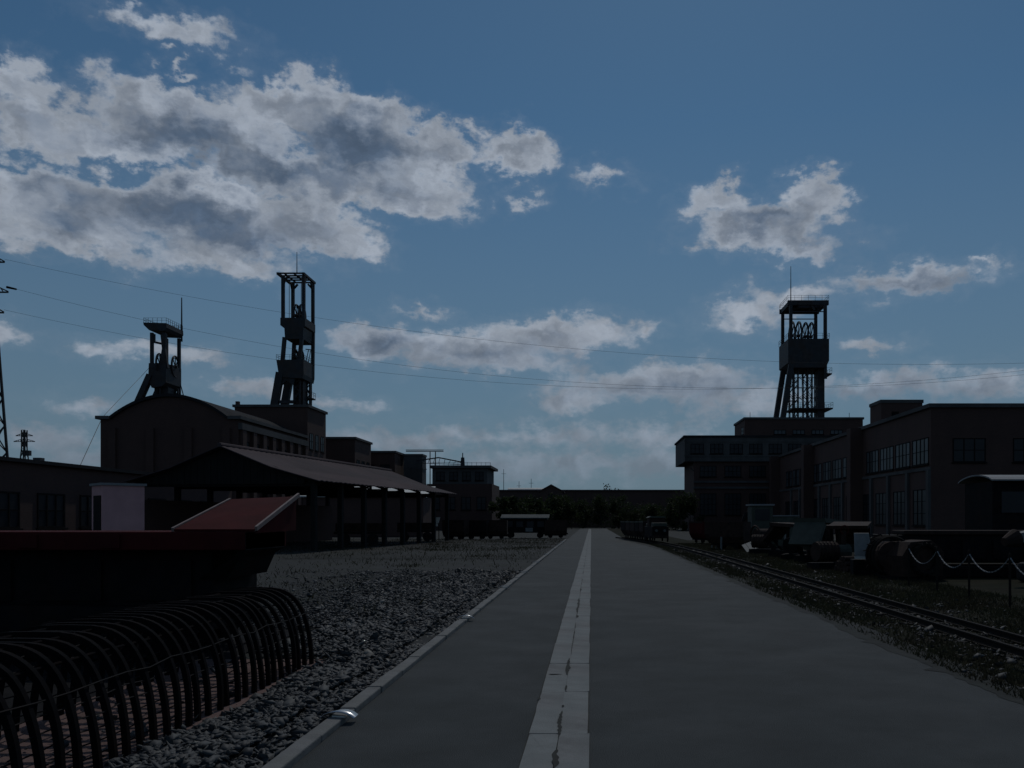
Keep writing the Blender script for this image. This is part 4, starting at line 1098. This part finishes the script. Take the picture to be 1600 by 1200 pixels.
# machine with pale arm, by the locomotive
rh = thing('roadheader', 'low dark roadheader with pale bent arm beside the black coal cutter', 'mining machine', (13.4, 24.6, 0), R(20))
MB().box(-.9, 1.9, -.7, .7, .2, .85).build('body', 'black_iron', rh, bevel=.06)
for s in (-1, 1): MB().box(-1.1, 2.0, s * .85 - .18, s * .85 + .18, 0, .55).build('crawler_track', 'rubber', rh, bevel=.12)
MB().bar((-.7, 0, .8), (-1.5, 0, 1.35), .34).bar((-1.5, 0, 1.35), (-2.1, 0, 1.25), .26).build('boom', 'pale_panel', rh)
MB().cyl((-2.1, 0, 1.25), (-2.5, 0, 1.15), .26, .12, 12).build('cutting_head', 'rust', rh)
MB().prism([(-.2, -.75, .88), (1.3, -.75, .70), (1.9, -.75, .92), (1.85, -.75, 1.0), (1.3, -.75, .82), (-.2, -.75, 1.0)], (0, 1.5, 0)).build('canopy_plate', 'pale_panel', rh)

# diesel locomotive on show with a tall cab
dl = thing('diesel_locomotive', 'boxy dull green diesel mine locomotive with high cab and long flat hood', 'locomotive', (10.9, 55, 0))
MB().box(-.95, .35, 0, 1.5, .5, 2.62).build('cab', 'mint_paint', dl, bevel=.04)
MB().box(-1.05, .45, -.1, 1.6, 2.62, 2.72).build('cab_roof', 'zinc', dl)
MB().box(.355, 1.95, .1, 1.4, .5, 1.95).build('hood', 'mint_paint', dl, bevel=.05)
MB().box(.36, 2.0, .05, 1.45, 1.955, 2.03).build('hood_top', 'zinc', dl)
MB().box(-1.0, 2.0, 0, 1.5, .22, .5).build('frame', 'black_iron', dl)
for x in (-.5, .5, 1.5): MB().cyl((x, -.03, .25), (x, .1, .25), .25, None, 14).build('wheel', 'black_iron', dl)
MB().box(-.75, .15, -.03, -.003, 1.7, 2.4).build('windscreen', 'glass', dl)

# tilted pale planked ramp
rm = thing('planked_ramp', 'pale sunlit planked ramp leaning on dark trestles', 'ramp', (at(1178, 48), 48, 0))
rm.scale = (.78, .78, .78)
for k in range(5):
    o = MB().box(0, .27, -.6, .6, -.03, .03).build('plank', 'pale_panel', rm); o.location = (-.66 + k * .275, 0, .22 + k * .105); o.rotation_euler = (.42, -.36, 0)
for x, z in ((-.35, .3), (.3, .55)): MB().box(x - .04, x + .04, -.66, -.58, 0, z - .15).build('trestle_leg', 'black_iron', rm)
for x, z in ((-.35, .3), (.3, .55)): MB().box(x - .04, x + .04, .5, .58, 0, z + .1).build('trestle_leg', 'black_iron', rm)

# red and rusty tubs standing in a row beyond the track
GR = 'tubs standing on the grass'
NM = ('dull red mine tub on the grass right beside the small track locomotive', 'rusty mine tub standing second from the track locomotive', 'dark mine tub standing third from the track locomotive', 'rusty mine tub standing on the grass beside the planked ramp')
for k, (x, y, mm) in enumerate(((8.3, 66, 'red_paint'), (9.0, 61.5, 'rust'), (8.9, 57.5, 'black_iron'), (8.2, 52.5, 'rust'))):
    t = thing('mine_tub', NM[k], 'mine wagon', (x, y, 0), R(20 + 13 * k), GR); tub(t, mm, 2.1, 1.2, 1.6, 'rust')
# winch
wi = thing('mine_winch', 'rusty drum winch with spoked gear wheel beside the green diesel locomotive', 'winch', (9.7, 49.5, 0), .3)
MB().box(-.9, .9, -.5, .5, 0, .25).build('base', 'black_iron', wi)
MB().cyl((-.6, 0, .85), (.6, 0, .85), .4, None, 18).build('drum', 'rust', wi)
for s in (-.62, .62): MB().ring((s, 0, .85), (1, 0, 0), .55, .06, 22, 5).build('flange', 'rust', wi)
gw_ = MB().ring((.85, 0, .85), (1, 0, 0), .7, .06, 24, 5)
for k in range(6): gw_.bar((.85, 0, .85), (.85, .68 * math.cos(k * math.pi / 3), .85 + .68 * math.sin(k * math.pi / 3)), .07)
gw_.build('gear_wheel', 'pale_panel', wi)
for s in (-.75, .75): MB().prism([(s - .05, -.4, .25), (s - .05, .4, .25), (s - .05, .12, .95), (s - .05, -.12, .95)], (.1, 0, 0)).build('bearing_frame', 'black_iron', wi)

# information board
ib = thing('information_board', 'pale tilted information board on a dark stand beside the roof supports', 'sign', (8.55, 28.0, 0), R(-4))
MB().prism([(-.28, -.22, .56), (.28, -.22, .56), (.23, .1, 1.32), (-.23, .1, 1.32)], (0, .03, .01)).build('panel', 'pale_panel', ib)
MB().box(-.3, .3, -.12, .35, 0, .5).build('stand', 'black_iron', ib, bevel=.02)
MB().prism([(-.285, -.235, .52), (.285, -.235, .52), (.29, -.24, .6), (-.29, -.24, .6)], (0, .014, 0)).build('lower_edge', 'white_paint', ib)

# cable reels and pipes filling the display row
for (x, y, r, lab) in ((10.4, 31.2, .62, 'dark wooden cable reel standing between the coal cutter and the roof supports'), (11.6, 45.5, .8, 'big rusty cable reel standing behind the roof supports')):
    t = thing('cable_reel', lab, 'cable reel', (x, y, 0), .5)
    MB().cyl((-.3, 0, r), (.3, 0, r), r * .55, None, 16).build('drum', 'timber', t)
    for s in (-.33, .33): MB().cyl((s - .03, 0, r), (s + .03, 0, r), r, None, 22).build('flange', 'rust', t)
pst_ = thing('prop_stack', 'stack of rusty pit props lying behind the information board', 'stack', (9.3, 30.2, 0), .25)
for k in range(11):
    rw = 0 if k < 5 else (1 if k < 9 else 2); q = k - (0, 5, 9)[rw]
    MB().cyl((-.9, (q - 2 + rw * .5) * .19, .1 + rw * .165), (.95, (q - 2 + rw * .5) * .19, .1 + rw * .165), .092, None, 9).build('prop', 'rust', pst_)

for i, (px, d, h_, lab) in enumerate(((1120, 54, .7, 'short pale stake in the grass beside the row of rusty tubs'), (1127, 53, .62, 'short pale stake between two other stakes by the rusty tubs'), (1135, 52, .75, 'short pale stake in the grass nearest the planked ramp'))):
    t = thing('marker_stake', lab, 'stake', (at(px, d) - .3, d, 0), .2 * i, 'stakes in the grass')
    MB().box(-.045, .045, -.03, .03, 0, h_).build('shaft', 'pale_panel', t)
    MB().prism([(-.045, -.03, h_), (.045, -.03, h_), (0, -.03, h_ + .08)], (0, .06, 0)).build('tip', 'red_paint', t)
pb = thing('pipe_bundle', 'bundle of long rusty pipes on low trestles behind the coal cutter', 'pipes', (13.2, 30.0, 0), .05)
for k in range(6): MB().cyl((-2.4 + rnd.uniform(-.2, .2), (k % 3) * .22, .95 + (k // 3) * .2), (2.4 + rnd.uniform(-.2, .2), (k % 3) * .22, .95 + (k // 3) * .2), .1, None, 10).build('pipe', 'rust', pb)
for x in (-1.6, 1.6): MB().box(x - .08, x + .08, -.2, .7, 0, .85).build('trestle', 'timber', pb)
# more of the jumble on show behind the track
def pump(root, m='rust'):
    MB().box(-.8, .8, -.4, .4, 0, .22).build('skid', 'black_iron', root)
    MB().cyl((-.7, 0, .62), (.1, 0, .62), .34, None, 16).build('motor', m, root)
    for k in range(5): MB().ring((-.6 + k * .14, 0, .62), (1, 0, 0), .34, .03, 18, 4).build('cooling_fin', m, root)
    MB().cyl((.15, 0, .6), (.6, 0, .6), .24, .3, 14).build('pump_head', 'mint_paint', root)
    MB().cyl((.45, 0, .85), (.45, 0, 1.35), .09, None, 10).build('riser_pipe', 'rust', root)
    MB().ring((.45, -.05, 1.38), (0, 1, 0), .16, .022, 16, 4).build('hand_wheel', 'red_paint', root)
for (x, y, rz, mm, lab) in ((8.6, 31.6, .3, 'rust', 'rusty pump with a hand wheel between the information board and cable reel'), (9.0, 39.6, 1.2, 'black_iron', 'black pump with a hand wheel tucked between two roof supports'), (9.1, 46.3, -.4, 'rust', 'rusty pump with a hand wheel just short of the planked ramp')):
    t = thing('pump_unit', lab, 'pump', (x, y, 0), rz, 'pumps on show'); pump(t, mm)
def conveyor(root, L):
    for s in (-.45, .45): MB().box(s - .05, s + .05, 0, L, .75, .92).build('side_rail', 'rust', root)
    for k in range(int(L / .6)): MB().cyl((-.42, .3 + k * .6, .86), (.42, .3 + k * .6, .86), .07, None, 8).build('roller', 'rail_steel', root)
    for k in range(int(L / 2) + 1):
        for s in (-.45, .45): MB().bar((s, k * 2 + .1, .75), (s * 1.3, k * 2 + .1, 0), .09).build('leg', 'black_iron', root)
    MB().prism([(-.38, 0, .95), (.38, 0, .95), (.5, 0, 1.06), (.46, 0, 1.08), (.36, 0, .98), (-.36, 0, .98), (-.46, 0, 1.08), (-.5, 0, 1.06)], (0, L, 0)).build('belt', 'rubber', root)
for (x, y, rz, L, lab) in ((12.6, 34.0, -.15, 8, 'long belt conveyor frame behind the rusty and greenish roof supports'), (10.9, 58.5, .25, 6, 'short belt conveyor frame behind the green diesel locomotive')):
    t = thing('belt_conveyor', lab, 'conveyor', (x, y, 0), rz, 'conveyor frames on show'); conveyor(t, L)
fn = thing('mine_fan', 'round black mine fan standing on a frame behind the short row of tubs', 'fan', (11.8, 64.5, 0), .5)
MB().ring((0, 0, 1.5), (0, 1, 0), .95, .14, 28, 6).build('duct_ring', 'black_iron', fn)
for k in range(7):
    th = k * 2 * math.pi / 7; MB().prism([(.15 * math.cos(th), -.06, 1.5 + .15 * math.sin(th)), (.82 * math.cos(th - .18), -.08, 1.5 + .82 * math.sin(th - .18)), (.82 * math.cos(th + .18), .08, 1.5 + .82 * math.sin(th + .18))], (0, .03, 0)).build('blade', 'rust', fn)
MB().cyl((0, -.15, 1.5), (0, .2, 1.5), .2, None, 12).build('hub', 'rust', fn)
for s in (-.6, .6): MB().bar((s * 1.3, 0, 0), (s, 0, .85), .12).build('leg', 'black_iron', fn)
gx = thing('gear_case', 'bulky rusty gear case with open cog wheel beside the coal cutter', 'mining machine', (9.5, 26.3, 0), .35)
MB().prism([(-.7, -.5, .1), (.7, -.5, .1), (.75, -.5, .8), (.3, -.5, 1.15), (-.45, -.5, 1.1), (-.75, -.5, .7)], (0, .9, 0)).build('housing', 'rust', gx)
cw = MB().ring((0, -.6, .62), (0, 1, 0), .42, .07, 24, 5)
for k in range(18):
    th = k * math.pi / 9; cw.box(.47 * math.cos(th) - .04, .47 * math.cos(th) + .04, -.66, -.54, .62 + .47 * math.sin(th) - .04, .62 + .47 * math.sin(th) + .04)
cw.build('cog_wheel', 'rail_steel', gx)
MB().box(-.85, .85, -.45, .45, 0, .1).build('base', 'black_iron', gx)
# ------------------------------------------------------------------ posts with a white chain
GP = 'chain fence posts'
posts = [14.2, 16.0, 17.8, 19.7, 21.5, 23.4]
orn = ['first', 'second', 'third', 'fourth', 'fifth', 'sixth']
for i, d in enumerate(posts):
    t = thing('chain_post', 'thin dark chain post on the grass, %s counting towards the information board' % orn[i], 'post', (8.42 - .01 * i, d, 0), 0, GP)
    MB().cyl((0, 0, 0), (0, 0, 1.05), .026, None, 8).build('pole', 'rail_steel', t)
    MB().cyl((0, 0, 1.05), (0, 0, 1.09), .035, .01, 8).build('knob', 'rail_steel', t)
for i in range(len(posts) - 1):
    a, b = posts[i], posts[i + 1]; mb = MB(); n = 26
    for k in range(n):
        q = (k + .5) / n; q0, q1 = k / n, (k + 1.25) / n
        f_ = lambda q: Vector((8.42 - .01 * (i + q), a + (b - a) * q, 1.0 - 4 * .36 * q * (1 - q)))
        A, B = f_(q0), f_(q1); mid = (A + B) / 2; d_ = (B - A)
        mb.bar(A, B, .026 if k % 2 else .009, .009 if k % 2 else .026)
    tag(mb.build('slack_chain', 'zinc'), 'pale chain sagging from the %s chain post to the %s' % (orn[i], orn[i + 1]), 'chain', 'sagging pale chains')

# ------------------------------------------------------------------ things beyond the ballast on the left
GL = 'tubs below the open shed'
NL = ('rusty mine tub just past the end of the open shed', 'black mine tub between two rusty ones past the open shed', 'rusty mine tub next to the flat roofed wagon', 'rusty mine tub on the grass near the end of the kerb')
for k, (px, d, mm) in enumerate(((712, 78, 'rust'), (745, 79, 'black_iron'), (775, 80, 'rust'), (868, 84, 'rust'))):
    t = thing('mine_tub', NL[k], 'mine wagon', (at(px, d), d, 0), R(75 + 8 * k), GL); tub(t, mm, 2.0, 1.2, 1.7, 'rust')
vw = thing('workmen_wagon', 'dark boxy workmen wagon with pale sloping roof beyond the grass', 'railway wagon', (at(820, 84), 84, 0))
MB().box(-2.1, 2.1, .2, 2.0, .5, 1.85).build('body', 'black_iron', vw, bevel=.03)
MB().prism([(-2.3, -.1, 1.88), (2.3, -.1, 1.88), (2.3, 1.2, 2.2), (-2.3, 1.2, 2.2)], (0, .03, .06)).build('roof', 'dull_roof', vw)
for x in (-1.5, -.5, .5, 1.5): MB().box(x - .32, x + .32, .16, .198, 1.05, 1.6).build('window', 'glass', vw)
MB().box(.05, .75, .15, .199, .62, .98).build('notice', 'pale_panel', vw)
for x in (-1.4, 1.4):
    for y_ in (.3, 1.8): MB().cyl((x, y_ - .05, .28), (x, y_ + .05, .28), .28, None, 14).build('wheel', 'black_iron', vw)
hp = thing('feed_hopper', 'small white funnel shaped hopper on a thin stand near the open shed', 'hopper', (at(682, 74), 74, 0))
MB().prism([(-.28, -.2, 1.95), (.28, -.2, 1.95), (.14, -.2, 1.45), (-.10, -.2, 1.40)], (0, .4, 0)).build('funnel', 'white_paint', hp)
MB().box(-.08, .1, -.12, .12, 1.2, 1.4).build('spout', 'white_paint', hp)
for x in (-.2, .2): MB().box(x - .03, x + .03, -.03, .03, 0, 1.5).build('leg', 'black_iron', hp)
for k, (px, d, w_, lab) in enumerate(((560, 62, 3.2, 'dark flatbed trailer parked under the front half of the open shed'), (650, 72, 3.0, 'dark flatbed trailer parked under the far end of the open shed'))):
    t = thing('flatbed_trailer', lab, 'trailer', (at(px, d), d, 0), .2, 'trailers under the shed')
    MB().box(-w_ / 2, w_ / 2, -.8, .8, .75, .92).build('deck', 'timber', t)
    MB().box(-w_ / 2, w_ / 2, .7, .8, .92, 1.5).build('tailboard', 'rust', t)
    for x in (-w_ * .3, w_ * .3):
        for s in (-.7, .7):
            q = MB().cyl((x, s - .1, .38), (x, s + .1, .38), .38, None, 16).build('wheel', 'rubber', t)
            MB().cyl((x, s - .11, .38), (x, s + .11, .38), .2, None, 12).build('rim', 'rust', q)

# ------------------------------------------------------------------ trees and bushes at the far end
def leafy(root, name, cx, cy, cz, rx, rz_, n, seed, leaf=.22, m='foliage'):
    rs = np.random.RandomState(seed)
    nc = max(10, int(n / 160)); c = rs.normal(0, 1, (nc, 3)); c /= np.linalg.norm(c, axis=1)[:, None]; c *= (rs.rand(nc) ** .5 * .85)[:, None]
    k = rs.randint(0, nc, n); p = c[k] + rs.normal(0, .16, (n, 3)) * rs.uniform(.6, 1.5, nc)[k][:, None]
    p = p * np.array([rx, rx, rz_]) + np.array([cx, cy, cz]); p[:, 2] = np.maximum(p[:, 2], .05)
    u = rs.normal(0, 1, (n, 3)); u /= np.linalg.norm(u, axis=1)[:, None]; v = np.cross(u, rs.normal(0, 1, (n, 3))); v /= np.linalg.norm(v, axis=1)[:, None]
    s = leaf * rs.uniform(.6, 1.4, n)[:, None]
    V = np.stack([p - u * s, p + v * s * .5, p + u * s, p - v * s * .5], 1).reshape(-1, 3); F = np.arange(4 * n).reshape(-1, 4)
    me = bpy.data.meshes.new(name); me.vertices.add(len(V)); me.vertices.foreach_set('co', V.ravel())
    me.loops.add(F.size); me.loops.foreach_set('vertex_index', F.ravel().astype(np.int32))
    me.polygons.add(n); me.polygons.foreach_set('loop_start', np.arange(0, F.size, 4).astype(np.int32)); me.update()
    me.materials.append(MATS[m]); o = bpy.data.objects.new(name, me); col.objects.link(o); o.parent = root; return o
def tree(name, lab, px, d, H, rx, n, seed, group, bush=False):
    t = thing(name, lab, 'bush' if bush else 'tree', (at(px, d), d, 0), 0, group)
    rs = random.Random(seed)
    mb = MB(); th = .05 if bush else .22
    mb.cyl((0, 0, -.1), (.1, 0, H * .55), th * 1.3, th * .6, 7)
    for k in range(5):
        a = rs.uniform(0, 6.28); mb.cyl((.05, 0, H * (.2 + .08 * k)), (math.cos(a) * rx * .7, math.sin(a) * rx * .7, H * (.5 + .09 * k)), th * .5, th * .15, 5)
    mb.build('trunk', 'bark', t)
    leafy(t, 'crown', 0, 0, H * (.5 if bush else .62), rx, H * (.5 if bush else .4), n, seed, .2 if bush else .3)
GB = 'bushes at the far end of the road'
BU = [(893, 172, 6.6, 3.4, 'broad dark bush left of where the road ends'), (915, 186, 6.8, 3.2, 'rounded dark bush right where the road ends'), (940, 186, 7.6, 3.4, 'tall dark bush in front of the long works wall'), (968, 180, 6.4, 3.0, 'low bush between the road end and the coupled tubs'), (996, 172, 5.4, 3.2, 'spreading bush behind the farthest coupled tub'), (1024, 160, 5.0, 3.0, 'pale green bush behind the small track locomotive'), (1050, 150, 5.2, 2.8, 'dark bush at the corner of the overhanging brick building'), (1078, 140, 6.2, 2.8, 'dark bush against the overhanging brick building')]
for i, (px, d, H, rx, lab) in enumerate(BU): tree('bush', lab, px, d, H, rx, 2600, 30 + i, GB, True)
tree('tree', 'tree with ragged top showing above the long works roof', 957, 216, 9.9, 2.3, 1500, 60, 'trees behind the works')
tree('tree', 'low rounded tree just above the works roof beside the ragged tree', 918, 218, 9.0, 3.0, 1500, 61, 'trees behind the works')
tree('tree', 'dark tree in front of the works between gabled house and bushes', 872, 176, 6.8, 3.0, 2600, 62, 'trees by the works')
tree('tree', 'dark tree beside the squat capped building', 792, 140, 6.0, 3.0, 2600, 63, 'trees by the works')
tree('tree', 'dark tree behind the pale roofed wagon', 838, 150, 5.6, 3.2, 2600, 64, 'trees by the works')
